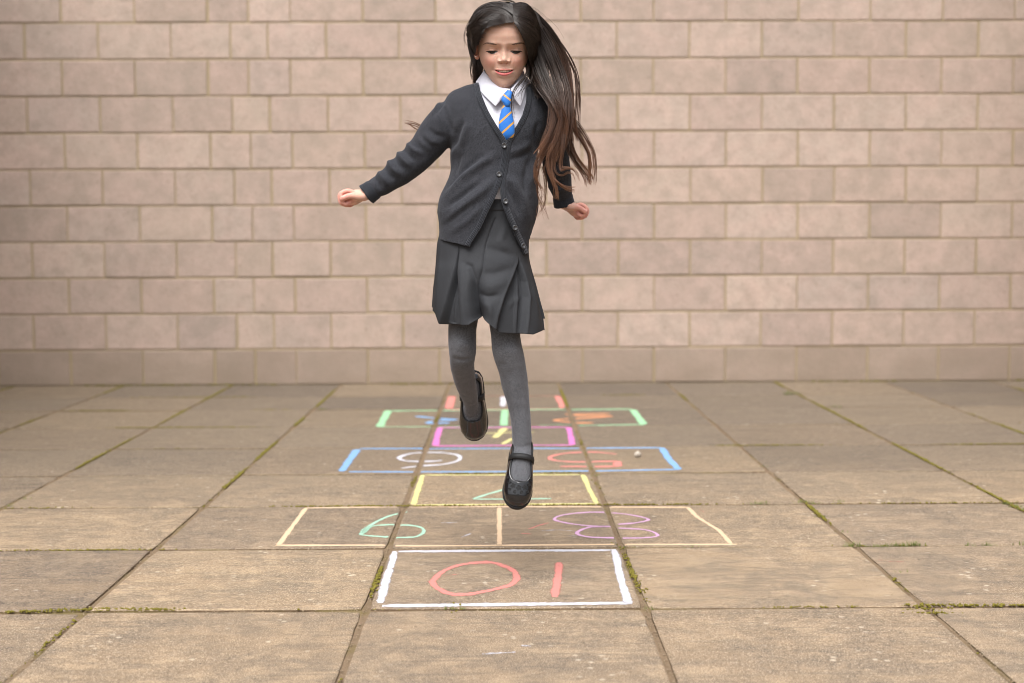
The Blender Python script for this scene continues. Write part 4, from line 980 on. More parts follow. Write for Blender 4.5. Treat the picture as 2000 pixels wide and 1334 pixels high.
# ------------------------------------------------------------------ body under the clothes, hands
def hand_parts(O, a, b, c, k=1.0):
    O = np.array(O); W = lambda *p: [O+k*(q[0]*a+q[1]*b+q[2]*c) for q in p]; out = []
    # palm: rings from wrist to knuckles
    R = []
    for s, hb, hc, ob, oc in ((-.030, .0125, .0165, 0, 0), (-.012, .0125, .0165, 0, 0), (.002, .0135, .0185, 0, 0), (.015, .0165, .024, -.001, .001), (.030, .0205, .0265, -.005, .001), (.042, .0195, .0260, -.006, 0), (.052, .0165, .024, -.007, -.001), (.059, .011, .018, -.008, -.001)):
        R.append([W((s, ob+hb*math.sin(t), oc+hc*math.cos(t)))[0] for t in np.linspace(0, 2*PI, 24, endpoint=False)])
    out.append(ringsVF(R))
    up = Vector(c)
    for cc, L, r in ((.0210, .97, .0066), (.0070, 1.04, .0068), (-.0070, .98, .0065), (-.0200, .84, .0058)):
        P = smooth_keys(W((.036, .005, cc*.95), (.047, .0095, cc), (.060*L+.003*(1-L), .0080, cc*1.02), (.0685*L, .003, cc*1.02), (.0700*L, -.008, cc), (.0665*L, -.0190, cc*.98), (.057*L, -.0240, cc*.95), (.047*L, -.020, cc*.93)), 4)
        m = len(P); rad = [k*r*(1.0+.06*math.sin(i/m*9))*(1-.16*i/m) for i in range(m)]
        out.append(tube_pts(P, rad, 14, up=up))
    out.append(ringsVF([[W((.052+.016*math.cos(f_)*math.cos(t), -.008+.0135*math.sin(t)*math.cos(f_), .001+.023*math.sin(f_)))[0] for t in np.linspace(0, 2*PI, 16, endpoint=False)] for f_ in np.linspace(-1.5, 1.5, 9)]))
    P = smooth_keys(W((.006, -.006, .012), (.020, -.008, .024), (.034, -.006, .032), (.046, -.0055, .0345), (.058, -.009, .0325), (.065, -.0125, .029)), 4); m = len(P)
    out.append(tube_pts(P, [k*np.interp(i/(m-1), [0, .3, .6, .8, 1], [.0115, .0100, .0078, .0078, .0062]) for i in range(m)], 14, up=up))
    return out
bp = []
wl, wr = A_(717, 381, -.012), A_(1103, 401, .112)
def nrmz(v): v = np.array(v, float); return v/np.linalg.norm(v)
aL = nrmz((-1, -.05, -.03)); cL = nrmz(np.array((-.05, -1, .10))); cL = nrmz(cL-aL*(cL@aL)); bL = np.cross(aL, cL); bL = bL if bL[2] > 0 else -bL
aR = nrmz((.93, -.05, -.26)); cR = nrmz(np.array((.30, -1, .18))); cR = nrmz(cR-aR*(cR@aR)); bR = np.cross(aR, cR); bR = bR if bR[2] > 0 else -bR
bp += hand_parts(wl, aL, bL, cL, .98) + hand_parts(wr, aR, bR, cR, .88)
bp.append(limb(ARM_L, inset=.011, n=20)); bp.append(limb(ARM_R, inset=.011, n=20)); bp.append(limb(LEG_L, inset=.006, n=20)); bp.append(limb(LEG_R, inset=.006, n=20))
BT = [(165, 955, 1015, .015, .040, .040), (182, 905, 1050, .015, .045, .050), (200, 885, 1060, .01, .058, .060)]+[(a, b+16, c-16, d, e-.022, f-.022) for a, b, c, d, e, f in TORSO[5:11]]+[(385, 885, 1025, 0, .066, .066), (410, 888, 1015, 0, .064, .068), (440, 892, 1010, 0, .066, .075), (480, 880, 1012, 0, .072, .08), (530, 878, 1018, -.005, .07, .075), (570, 885, 1015, -.01, .055, .06)]
bp.append(ringsVF(loft_px(BT, 32, 3)))
bp.append(tube_pts([A_(985, 215, .015), A_(985, 190, .012), A_(985, 165, .005), A_(985, 135, -.01), A_(985, 110, -.015)], [.050, .042, .0385, .0385, .038], 24))
# sock feet are skin inside too
for fr in (FR_R, FR_L):
    R = []
    for yy_ in np.linspace(-.05, .136, 14): R.append(frame_pts([np.array(foot_pt(yy_, a, -.004))+np.array((0, 0, .003)) for a in np.linspace(-PI, PI, 18, endpoint=False)], *fr))
    bp.append(ringsVF(R))
BVv, BFf = remeshed(*merge(*bp), .0017, 2, .5)
if normals_np(BVv, BFf)[BVv[:, 2].argmax(), 2] < 0: BFf = BFf[:, ::-1]
bcol = np.tile(SK*np.array([1.06, .98, .98]), (len(BVv), 1))
for O, a, b, c, k in ((wl, aL, bL, cL, .98), (wr, aR, bR, cR, .88)):
    q = (BVv-O)/k; u, v_, w_ = q@a, q@b, q@c
    t = ((u > .03) & (u < .1) & (np.abs(v_) < .05) & (np.abs(w_) < .06)).astype(float)
    bcol = paint(bcol, t*.6*np.clip((u-.02)/.03, 0, 1), (.62, .26, .23))
    for kk in (.0205, .0070, -.0065, -.0190): bcol = paint(bcol, t*.35*np.exp(-((u-.048)/.007)**2-((w_-kk)/.005)**2), (.62, .24, .20))
    for kk in (.0140, 0, -.0135): bcol = paint(bcol, t*.55*np.exp(-((w_-kk)/.0013)**2)*(u > .052), (.34, .10, .08))  # shade in the creases between fingers, painted into the skin colour
    nail = t*np.clip(1-(((u-.060)/.006)**2+((v_+.006)/.0045)**2+((w_-.0375)/.006)**2), 0, 1)**.5
    bcol = paint(bcol, nail*.7, (.74, .45, .40))
BV2 = np.concatenate([BVv, HW]); BF2 = np.concatenate([BFf, HF+len(BVv)]); bc2 = np.concatenate([bcol, col])
body = part('body', BV2, BF2, M_SKIN)
at_ = body.data.color_attributes.new('tint', 'FLOAT_COLOR', 'POINT'); at_.data.foreach_set('color', np.concatenate([bc2, np.ones((len(bc2), 1))], 1).astype(np.float32).ravel())
# ears with a small stud in the lobe
for sx in (-1, 1):
    V_, F_ = [], []
    def W2(p): return h2w(np.array([(sx*(q[0]-.001), q[1]-.010, q[2]) for q in p]))
    rim = [(.066, .002, -.020), (.0685, -.002, -.026), (.0715, .003, -.0275), (.0745, .010, -.020), (.078, .016, -.006), (.080, .017, .008), (.078, .011, .017), (.073, .002, .019), (.069, -.004, .012), (.067, -.005, .002)]
    P = W2([tuple(q) for q in smooth_keys(rim, 5)]); nP = len(P)
    a_ = tube_pts(P, [np.interp(k/(nP-1), [0, .15, .3, .6, 1], [.003, .0055, .0046, .0032, .002]) for k in range(nP)], 10)
    R = [W2([(.067+.008*f+(.002 if q else 0), .006+.009*f*math.cos(t)*g, -.004+.017*math.sin(t)*g) for t in np.linspace(0, 2*PI, 20, endpoint=False)]) for q, (f, g) in enumerate(((0, 1.0), (.6, .95), (.9, .8), (.7, .4)))]
    b_ = ringsVF(R); v, f = merge(a_, b_)
    e = part('ear', v, f, M_SKIN); ca = e.data.color_attributes.new('tint', 'FLOAT_COLOR', 'POINT'); ca.data.foreach_set('color', np.tile(np.array([.50, .25, .185, 1], np.float32), len(v)))
    s = W2([(.0735, -.0035, -.0245)])[0]
    st_ = ringsVF([[s+np.array([math.cos(t)*r, y_, math.sin(t)*r]) for t in np.linspace(0, 2*PI, 10, endpoint=False)] for r, y_ in ((.0019, 0), (.0019, -.002), (.0012, -.003))])
    part('ear_stud', *st_, m_plain('silver', (.7, .7, .68), .2, .8), e)
# teeth, lashes, brows
V_, F_ = [], []
for k in range(-4, 4):
    xc = (k+.5)*.0043; t_, b_ = mouth_lines(np.array(abs(xc))); zc_ = float(t_)-.0018; hgt = .0026*(1-.06*abs(k+.5)); yb = -.0880+1.1*xc*xc/.03
    R = []
    for s in np.linspace(-1, 1, 6): R.append(h2w(np.array([(xc+.0026*math.cos(t)*(1-.06*s*s), yb-.0012*math.sin(t), zc_+s*hgt) for t in np.linspace(0, 2*PI, 10, endpoint=False)])))
    v, f = ringsVF(R); b = len(V_); V_.extend(v); F_.extend([tuple(int(q)+b for q in g) for g in f])
part('teeth', V_, F_, m_plain('tooth', (.66, .60, .52), .4, .4))
def on_face(x, z, off):
    o = Vector(h2w(np.array([x, -.16, z]))); d = Vector(h2w(np.array([0, 1, 0.]))-h2w(np.zeros(3))); h = head_bvh.ray_cast(o, d); return np.array(h[0]-d*off) if h[0] is not None else np.array(o+d*.07)
def m_eye():
    t = NT('eye', .12, .5); t.base(t.n('ShaderNodeAttribute', attribute_name='tint').outputs['Color']); return t.m
M_EYE = m_eye()
M_LASH = m_plain('lash', (.012, .008, .007), .5)
for sx in (-1, 1):
    P, rd = [], []
    for f in np.linspace(-.96, 1.05, 24):
        t_, b_ = lid_lines(f, max(0, 1-f*f)); P.append(on_face(sx*(EYE_X+f*.0142), t_-.0004, .0003)); rd.append(.0006+.0005*math.exp(-((f-.1)/.6)**4))
    allp = [tube_pts(P, rd, 8)]
    for f in np.linspace(-.6, 1.05, 17):
        t_, b_ = lid_lines(f, max(0, 1-f*f)); p = on_face(sx*(EYE_X+f*.0142), t_-.0008, .0008); d = np.array([sx*(.0006+f*.0024), -.0034, -.0026]); P2 = [p, p+d*.5, p+d+np.array([0, -.0004, .0007])]
        allp.append(tube_pts(P2, [.0003, .00022, .00008], 5, round_end=(False, False)))
    eV, eF = [], []; nf, ns = 29, 9
    for a_ in range(nf):
        f = -.95+1.9*a_/(nf-1); t_, b_ = lid_lines(f, max(0, 1-f*f))
        for b2 in range(ns):
            q = b2/(ns-1); p = on_face(sx*(EYE_X+f*.0142), t_-.0002+(b_-t_+.0002)*q, .00045); eV.append(p)
    for a_ in range(nf-1):
        for b2 in range(ns-1): k0 = a_*ns+b2; eF.append((k0, k0+1, k0+ns+1, k0+ns))
    eye = part('eye', eV, eF, M_EYE); ca = eye.data.color_attributes.new('tint', 'FLOAT_COLOR', 'POINT')
    ff_ = np.repeat(np.linspace(-.95, .95, nf), ns); w_ = np.clip((np.abs(ff_+.04)-.42)/.14, 0, 1)[:, None]; ec = np.array([.006, .004, .003])*(1-w_)+np.array([.085, .060, .052])*w_
    ca.data.foreach_set('color', np.concatenate([ec, np.ones((nf*ns, 1))], 1).astype(np.float32).ravel())
    part('eyelashes', *merge(*allp), M_LASH)
    e_ = [(14.0, 87.0), (22, 85.6), (30, 84.2), (34.5, 84.0), (37.5, 85.0), (40.5, 87.4)]; allp = []
    def bp_(u, v, off): return np.array(shoot(984.8+sx*u, v, head_bvh, off)[0])
    for q in range(260):
        f = random.random(); u = 14.5+25*f; arc = np.interp(u, [a_ for a_, _ in e_], [b_ for _, b_ in e_]); th_ = 1.6*(min(1, .35+f*2.4))*(1-max(0, f-.5)/.5*.85); v = arc+random.uniform(-1, 1)*th_
        u2 = u+3.0; v2 = np.interp(u2, [a_ for a_, _ in e_]+[44], [b_ for _, b_ in e_]+[89.5])+(v-arc)*.5-.2
        p, p2 = bp_(u, v, .0002), bp_(u2, v2, .0005)
        allp.append(tube_pts([p, (p+p2)/2+np.array([0, -.0003, 0]), p2], [.00034, .0003, .0001], 4, round_end=(False, False)))
    part('eyebrow', *merge(*allp), m_plain('brow', (.12, .075, .060), .9))
# ------------------------------------------------------------------ hair
FACE = [(933, 82), (936, 69), (940, 58), (946, 50.5), (962, 46.5), (985, 42.5), (1001, 40), (1000.6, 20), (1003.4, 20), (1006, 41), (1010, 48), (1019, 60), (1026, 73), (1030, 89), (1031.5, 105), (1031, 125), (1040, 175), (930, 175), (926, 120), (930, 100)]
def volume(x, y, z):
    """thickness of the hair over the skull, larger at its sides and crown"""
    return .010+.009*np.clip(-x/.05, 0, 1)*np.clip((z+.01)/.05, 0, 1)+.004*np.clip((z-.06)/.03, 0, 1)+.004*np.clip(y/.08, 0, 1)+.010*np.clip(x/.05, 0, 1)
Bc = HB.copy()
for _ in range(8): Bc[1:-1] = (Bc[:-2]+2*Bc[1:-1]+Bc[2:])/4; Bc = (np.roll(Bc, 1, 1)+2*Bc+np.roll(Bc, -1, 1))/4
Bc = Bc[::3, ::3]; cen = np.array([0, .01, .02]); dirs = Bc-cen; dirs /= np.linalg.norm(dirs, axis=2, keepdims=True)
vol = volume(Bc[..., 0], Bc[..., 1], Bc[..., 2]); CapL = Bc+dirs*vol[..., None]*.72
CapW = h2w(CapL); cm, cn = CapW.shape[:2]; i = np.arange(cm*cn).reshape(cm, cn); j = np.roll(i, -1, 1)
CapF = np.stack([i[:-1], j[:-1], j[1:], i[1:]], -1).reshape(-1, 4)
cap_full = bvh_np(h2w(Bc+dirs*vol[..., None]).reshape(-1, 3), CapF)
cf = CapW.reshape(-1, 3)[CapF].mean(1); cl = CapL.reshape(-1, 3)[CapF].mean(1); ppx, ppy = to_px_np(cf)
FACE_IN = [(x+(984-x)*-.03, y+(110-y)*-.03) for x, y in FACE]
keep = ~(in_poly(ppx, ppy, FACE_IN) & (cl[:, 1] < .0)) & (cl[:, 2] > np.where(cl[:, 1] > .01, -.075, -.035)) & ~((cl[:, 1] < -.012) & (ppy > 88)) & ~((cl[:, 1] < .035) & (cl[:, 2] < .008))
def hair_obj(name, V, Fc, tip, shade, parent=None):
    o = part(name, V, Fc, M_HAIR, parent)
    for nm, arr in (('tip', tip), ('shade', shade)): a = o.data.attributes.new(nm, 'FLOAT', 'POINT'); a.data.foreach_set('value', np.asarray(arr, np.float32))
    return o
def strands_mesh(P, R, tip, shade):
    """P (S,n,3), R (S,n): thin three sided hairs"""
    S_, n_ = P.shape[:2]; T = np.empty_like(P); T[:, 1:-1] = P[:, 2:]-P[:, :-2]; T[:, 0] = P[:, 1]-P[:, 0]; T[:, -1] = P[:, -1]-P[:, -2]
    T /= np.maximum(np.linalg.norm(T, axis=2, keepdims=True), 1e-9); ref = np.array([.25, -1, .1]); u = np.cross(T, ref); u /= np.maximum(np.linalg.norm(u, axis=2, keepdims=True), 1e-9); v = np.cross(T, u)
    V = []
    for k in range(3):
        a = 2*PI*k/3+.5; V.append(P+(u*math.cos(a)+v*math.sin(a))*R[..., None])
    V = np.stack(V, 2).reshape(-1, 3); i = np.arange(S_*n_*3).reshape(S_, n_, 3); j = np.roll(i, -1, 2)
    Fc = np.stack([i[:, :-1], j[:, :-1], j[:, 1:], i[:, 1:]], -1).reshape(-1, 4)
    return V, Fc, np.repeat(tip.reshape(S_, n_), 3, 1).ravel() if False else np.repeat(tip, 3, axis=1).ravel(), np.repeat(np.repeat(shade[:, None], n_, 1), 3, axis=1).ravel()
def catm(K, n_):
    """K (S,k,3) control points -> (S,n,3)"""
    K = np.concatenate([2*K[:, :1]-K[:, 1:2], K, 2*K[:, -1:]-K[:, -2:-1]], 1); k = K.shape[1]-3; ts = np.linspace(0, k-1e-6, n_); i = ts.astype(int); t = (ts-i)[None, :, None]
    a, b, c, d = K[:, i], K[:, i+1], K[:, i+2], K[:, i+3]
    return .5*((2*b)+(c-a)*t+(2*a-5*b+4*c-d)*t*t+(3*b-a-3*c+d)*t**3)
hair = hair_obj('hair', CapW.reshape(-1, 3), CapF[keep], np.zeros(cm*cn), np.zeros(cm*cn)); hair['label'] = 'long dark brown hair flying out to one side, lighter brown at its ends'
# combed hair on the head: control rows in the photograph's plane, laid on the hair volume
def on_cap(px_, py_, off=0.0, back=0.0):
    d = ray(px_, py_).normalized(); h = cap_full.ray_cast(CAM, d)
    if h[0] is not None and back == 0: return np.array(h[0])+np.array(h[1] if h[1].dot(d) < 0 else -h[1])*off
    p = Vector(A_(px_, py_, -.02+back)); q = cap_full.find_nearest(p); return A_(px_, py_, q[0].y-GY+back) if back == 0 else np.array(q[0])+np.array(q[1])*off
def comb(rows, count, n_=18, r0=.0008, jit=1.0, lift=.0015, tipv=0.0, root=1.0, wav=.6):
    rows = np.array(rows, float); m_, k_ = rows.shape[:2]; K = []
    for _ in range(count):
        f = random.random()*(m_-1); i_ = min(int(f), m_-2); g = f-i_; pts = []; row = rows[i_]*(1-g)+rows[i_+1]*g; jx, jy = random.gauss(0, jit), random.gauss(0, jit); o = abs(random.gauss(0, .0014))+lift; ph = random.random()*2+f*2
        for q in range(k_):
            w_ = root if q == 0 else min(1, q/2); pts.append(on_cap(row[q, 0]+jx*w_+wav*math.sin(q*1.9+ph), row[q, 1]+jy*w_+wav*math.cos(q*1.7+ph), o*min(1, q*.6+.05)))
        K.append(pts)
    P = catm(np.array(K), n_); tt = np.linspace(0, 1, n_); R = np.tile((r0*(.55+.45*np.minimum(1, tt*5))*(1-.5*tt**3))[None], (count, 1))*np.random.uniform(.7, 1.25, (count, 1))
    return P, R, np.full((count, n_), tipv), np.random.rand(count)
G_ = []
LEFT = [[(1003, 41), (996, 31), (984, 24), (968, 19), (950, 20), (934, 30), (922, 46)], [(985, 44.5), (980, 34), (968, 27), (952, 25), (938, 30), (926, 44), (918, 60)],
        [(962, 48), (956, 40), (946, 36), (935, 38), (926, 48), (919, 62), (915.5, 76)], [(946, 54), (939, 50), (931, 50), (924, 57), (918, 68), (916, 80), (919, 94)],
        [(938, 70), (931, 68), (925, 72), (919, 80), (918, 90), (920, 102), (922, 112)], [(934, 87), (929, 87), (925, 91), (922, 98), (922, 106), (924, 116), (926, 126)]]
TOPL = [[(1001.5, 26), (985, 19), (968, 16), (950, 19), (935, 29), (922, 46), (915, 68)], [(1001, 16), (985, 11), (966, 11), (948, 17), (932, 28), (920, 46), (914, 68)], [(1000, 9.5), (985, 7), (965, 9), (946, 15), (931, 26), (919, 45), (914, 70)]]
G_.append(comb(TOPL, 1500, 20, tipv=.0)); G_.append(comb(LEFT, 2600, 20, lift=.002))
G_.append(comb([[(985, 44.5), (979, 38), (968, 33), (955, 33), (945, 38), (938, 46), (932, 56)], [(962, 48.5), (955, 46), (948, 45), (940, 48), (935, 55), (930, 64), (926, 74)], [(944, 56), (940, 57), (936, 60), (932, 68), (929, 77), (926, 86), (925, 96)], [(936, 76), (933, 78), (930, 82), (928, 88), (926, 96), (926, 106), (926, 114)]], 500, 18, r0=.0005, jit=1.6, root=1.8))
# twist and pinned ends at the side
G_.append(comb([[(975, 22), (955, 21), (940, 29), (929, 41), (921, 54), (917, 68), (918, 82)], [(968, 27), (952, 27), (938, 34), (928, 46), (921, 58), (917, 72), (920, 86)]], 300, 20, lift=.006, jit=1.2, wav=1.4))
RIGHT = [[(1003, 9.5), (1017, 7.5), (1031, 12), (1042, 21), (1049, 31), (1054, 41), (1058, 54)], [(1003, 20), (1016, 21), (1031, 28), (1043, 38), (1051, 50), (1056, 63), (1060, 80)],
         [(1004, 31), (1014, 37), (1028, 45), (1041, 54), (1052, 66), (1060, 82), (1066, 102)], [(1005, 40), (1011, 48), (1021, 57), (1034, 66), (1045, 78), (1053, 94), (1058, 114)], [(1006, 43), (1013, 53), (1021, 66), (1030, 80), (1037, 94), (1043, 108), (1048, 124)]]
G_.append(comb(RIGHT, 2900, 20, lift=.002, wav=.9)); G_.append(comb([RIGHT[4], [(1007, 45), (1013, 55), (1020, 68), (1026.5, 84), (1031, 100), (1034, 114), (1037, 128)]], 420, 18, r0=.0006, jit=1.0))
def fly(ctrl, count, s0, s1, n_=34, r0=.00068, rt=.00035, tip0=.0, tip1=1.0, wave=.005, lenj=.14, flat=.6):
    C_ = np.array([A_(x, y_, d) for x, y_, d in ctrl]); base = catm(C_[None], n_)[0]; P = np.empty((count, n_, 3)); tt = np.linspace(0, 1, n_)
    T = np.gradient(base, axis=0); T /= np.linalg.norm(T, axis=1, keepdims=True); U = np.cross(T, np.array([0, -1, 0])); U /= np.linalg.norm(U, axis=1, keepdims=True)
    tips = np.empty((count, n_)); R = np.empty((count, n_)); nl = max(3, count//15); lu, lv = np.random.normal(0, 1, nl), np.random.normal(0, 1, nl)
    for s in range(count):
        c = random.randrange(nl); a0, b0 = random.gauss(0, 1), random.gauss(0, 1); k = .36
        sp = (s0+(s1-s0)*tt**.9)/740; off = (lu[c]*(1-k*.5)+a0*k*(1-tt*.55))*sp; offd = (lv[c]+b0*k)*sp*flat; ph = random.random()*6; L = 1-lenj*abs(random.gauss(0, 1)); q = np.clip(L, .45, 1)
        tq = tt*q; b_ = np.stack([np.interp(tq, tt, base[:, i_]) for i_ in range(3)], -1); u_ = np.stack([np.interp(tq, tt, U[:, i_]) for i_ in range(3)], -1)
        wv = wave*np.sin(tq*7+lu[c]*3+ph*.35)*tq; P[s] = b_+u_*(off+wv)[:, None]+np.array([0, -1, 0])*(offd+.6*wave*np.sin(tq*5+ph)*tq)[:, None]
        tips[s] = tip0+(tip1-tip0)*tq+random.gauss(0, .06); R[s] = (r0+(rt-r0)*tt**1.5)*random.uniform(.7, 1.3)
    return P, R, np.clip(tips, 0, 1), np.random.rand(count)
# the blown hair on the right of the picture (wearer's left): bands with the wall showing between them
G_.append(fly([(1038, 26, 0), (1054, 42, 0), (1072, 63, 0), (1090, 92, 0), (1103, 125, 0), (1110, 160, -.01), (1112, 200, -.02), (1114, 240, -.03), (1120, 280, -.03)], 220, 4.5, 7, tip1=.9, lenj=.1))
G_.append(fly([(1050, 40, 0), (1070, 58, 0), (1092, 86, 0), (1110, 116, 0), (1122, 148, 0), (1127, 185, -.01), (1127, 225, -.01), (1126, 250, -.01)], 34, 2, 4, tip1=.7))
G_.append(fly([(1052, 40, 0), (1078, 65, 0), (1104, 102, 0), (1121, 135, 0), (1130, 165, 0), (1133, 195, 0), (1132, 235, 0), (1134, 290, 0)], 16, .8, 1.6, tip1=.8, r0=.0009, wave=.001, lenj=.05))
G_.append(fly([(1096, 112, 0), (1108, 145, 0), (1112, 190, -.02), (1114, 232, -.03), (1128, 252, -.03), (1142, 274, -.03), (1155, 300, -.03), (1158, 330, -.03), (1155, 362, -.03)], 95, 4, 6, tip0=.1, tip1=1, lenj=.1, wave=.003))
G_.append(fly([(1100, 200, -.03), (1108, 240, -.04), (1116, 285, -.04), (1128, 312, -.04), (1142, 330, -.04), (1152, 346, -.04), (1156, 362, -.04)], 70, 5, 5, tip0=.4, tip1=1, lenj=.15, wave=.003))
G_.append(fly([(1040, 50, -.02), (1058, 80, -.02), (1072, 112, -.03), (1084, 145, -.04), (1093, 180, -.06), (1097, 220, -.08), (1094, 255, -.09), (1082, 290, -.10), (1072, 318, -.10)], 330, 6.5, 10, tip1=.9, lenj=.14))
G_.append(fly([(1036, 62, -.04), (1046, 95, -.04), (1056, 128, -.05), (1070, 162, -.07), (1084, 195, -.09), (1090, 228, -.10), (1082, 262, -.11), (1068, 290, -.115), (1054, 312, -.115)], 270, 6, 9, tip1=.9, lenj=.16))
G_.append(fly([(1034, 80, -.03), (1040, 112, -.03), (1046, 142, -.04), (1060, 168, -.07), (1078, 192, -.09), (1092, 215, -.10), (1100, 245, -.10), (1096, 285, -.10)], 160, 5, 8, tip1=.8, lenj=.16))
G_.append(fly([(1032, 100, -.03), (1037, 125, -.03), (1044, 150, -.03), (1052, 175, -.05), (1060, 190, -.07)], 150, 6, 6, tip1=.1, lenj=.1))
G_.append(fly([(1042, 70, .03), (1050, 105, .03), (1056, 140, .03), (1066, 172, .02)], 190, 8, 9, tip1=.2, lenj=.15))
# ends that curl over the sleeve
G_.append(fly([(1086, 262, -.10), (1078, 292, -.11), (1070, 318, -.11), (1072, 342, -.115), (1086, 358, -.12), (1104, 370, -.12), (1124, 373, -.12)], 70, 6, 4, tip0=.55, tip1=1, r0=.0007, rt=.00025, wave=.005))
G_.append(fly([(1094, 262, -.10), (1092, 292, -.11), (1088, 322, -.11), (1094, 336, -.115), (1108, 332, -.12), (1120, 338, -.12), (1124, 356, -.12)], 34, 6, 4, tip0=.55, tip1=1, r0=.0006, rt=.00025, wave=.005))
G_.append(fly([(1092, 258, -.10), (1084, 295, -.11), (1078, 325, -.115), (1084, 350, -.12), (1091, 372, -.12), (1092, 392, -.12)], 60, 7, 4, tip0=.55, tip1=1, r0=.0006, rt=.00025, wave=.005))
G_.append(fly([(1080, 262, -.11), (1068, 290, -.115), (1058, 310, -.115), (1050, 332, -.115), (1052, 352, -.115), (1064, 374, -.11)], 40, 5, 4, tip0=.5, tip1=1, r0=.0006, rt=.00025, wave=.006))
G_.append(fly([(1064, 305, -.115), (1054, 335, -.115), (1056, 370, -.10), (1062, 400, -.09), (1070, 430, -.08)], 16, 5, 4, tip0=.6, tip1=1, r0=.0006, rt=.00025, wave=.008))
G_.append(fly([(1060, 325, -.11), (1068, 358, -.10), (1062, 388, -.09), (1054, 412, -.09), (1050, 428, -.09)], 10, 5, 4, tip0=.6, tip1=1, r0=.0005, rt=.0002, wave=.008))
# locks that cross the collar and the tie
G_.append(fly([(1032, 125, -.06), (1027, 145, -.085), (1014, 162, -.10), (1004, 176, -.105), (1000, 192, -.108), (1000, 210, -.110), (1003, 230, -.112)], 16, 1.5, 2, tip1=.2, r0=.0007, rt=.0003, wave=.001))
G_.append(fly([(1034, 130, -.06), (1030, 150, -.085), (1022, 164, -.098), (1012, 178, -.102), (1006, 192, -.105)], 14, 3, 3, tip1=.2, r0=.0006, rt=.0003))
# behind the neck on the other side, and its ends blown past the arm
G_.append(fly([(940, 70, .05), (936, 95, .05), (934, 120, .045), (934, 142, .04), (936, 165, .05), (936, 190, .07)], 420, 5, 7.5, tip1=.3))
G_.append(fly([(926, 84, .03), (922, 105, .03), (922, 130, .03), (925, 158, .03)], 40, 1, 3.0, tip1=.5))
G_.append(fly([(938, 160, .09), (905, 195, .11), (865, 232, .12), (832, 250, .11), (808, 243, .10), (789, 239, .10)], 26, 3, 1.6, tip0=.6, r0=.0008, rt=.0003, wave=.002))
G_.append(fly([(938, 160, .09), (905, 200, .11), (865, 240, .12), (835, 258, .11), (812, 254, .10), (796, 241, .10)], 14, 3, 1.6, tip0=.6, r0=.0008, rt=.0003, wave=.002))
# loose hairs round the head
G_.append(fly([(1020, 14, .0), (1046, 20, .0), (1072, 46, .0), (1100, 88, 0)], 10, 4, 8, tip1=.3, r0=.0004, rt=.0002, wave=.006))
G_.append(fly([(960, 14, .0), (940, 14, .0), (922, 34, .0), (911, 66, 0), (914, 96, 0)], 16, 3, 3, tip1=.1, r0=.0004, rt=.0002, wave=.006))
G_.append(fly([(1010, 12, 0), (1000, 5, 0), (985, 3.5, .0), (965, 6, .0), (948, 12, .0)], 12, 1.4, 2, tip1=.1, r0=.0004, rt=.0002, wave=.003))
parts = [strands_mesh(*g) for g in G_]; b = 0; Vs, Fs, Ts, Ss = [], [], [], []
for v, f, t_, s_ in parts: Vs.append(v); Fs.append(f+b); Ts.append(t_); Ss.append(s_); b += len(v)
hs_ = hair_obj('hair_strands', np.concatenate(Vs), np.concatenate(Fs), np.concatenate(Ts), np.concatenate(Ss), hair); hs_['kind'] = 'stuff'
# ------------------------------------------------------------------ pebble, moss, weeds, litter
p0 = ground_at(1246, 893); V, Fc = [], []
bm = bmesh.new(); bmesh.ops.create_icosphere(bm, subdivisions=3, radius=1)
for v in bm.verts:
    n_ = noise.noise(v.co*1.3+Vector((5, 2, 1)))*.35+noise.noise(v.co*3.1)*.12; v.co = v.co*(1+n_); v.co.x *= .0155; v.co.y *= .013; v.co.z *= .0125
me = bpy.data.meshes.new('pebble'); bm.to_mesh(me); bm.free(); me.materials.append(m_simple('pale_stone', (.30, .26, .21), (.50, .45, .39), 120, .85, .3, .5)); me.polygons.foreach_set('use_smooth', np.ones(len(me.polygons), bool))
pb = bpy.data.objects.new('pebble', me); C.objects.link(pb); pb.location = (p0.x, p0.y, .0115); tag(pb, 'small pale pebble lying in the chalk double square of the five', 'pebble')
pb.rotation_euler = (0, 0, .6)
M_MOSS = m_simple('moss', (.075, .072, .016), (.26, .215, .045), 300, 1, .1, .6); M_GRASS = m_simple('weed_leaf', (.07, .105, .02), (.20, .22, .06), 200, .7, .3, .2)
M_CRUMB = m_simple('crumb', (.10, .07, .045), (.40, .31, .21), 90, .95, .2, .4)
def joint_point(kind, k, s):
    """a point in a joint: kind 'c' runs away from the camera, 'r' runs across"""
    return g2w(COLS[k]+random.gauss(0, .0035), s) if kind == 'c' else g2w(s, ROWS[k]+random.gauss(0, .003))
def tuft_density(x, y, s): return noise.noise(Vector((x*s, y*s, 7.7)))
def clumps(name, mat, items, label=None):
    """items: x, y, z, rx, rz - small rough lumps"""
    rr = random.Random(3); V, Fc = [], []
    base = [(0, 0, 1), (.9, 0, .3), (.28, .86, .35), (-.73, .53, .25), (-.73, -.53, .4), (.28, -.86, .3), (0, 0, -.6)]; tri = [(0, 1, 2), (0, 2, 3), (0, 3, 4), (0, 4, 5), (0, 5, 1), (6, 2, 1), (6, 3, 2), (6, 4, 3), (6, 5, 4), (6, 1, 5)]
    for x, y, z, r, h in items:
        a = rr.random()*6.3; c, s = math.cos(a), math.sin(a); b = len(V)
        for p in base:
            q = [p[i]*(1+rr.uniform(-.3, .3)) for i in range(3)]; V.append((x+r*(q[0]*c-q[1]*s), y+r*(q[0]*s+q[1]*c), z+h*q[2]))
        Fc += [tuple(i+b for i in t) for t in tri]
    o = mesh(name, np.array(V), np.array(Fc), mat); o['kind'] = 'stuff'; return o
moss, crumbs = [], []
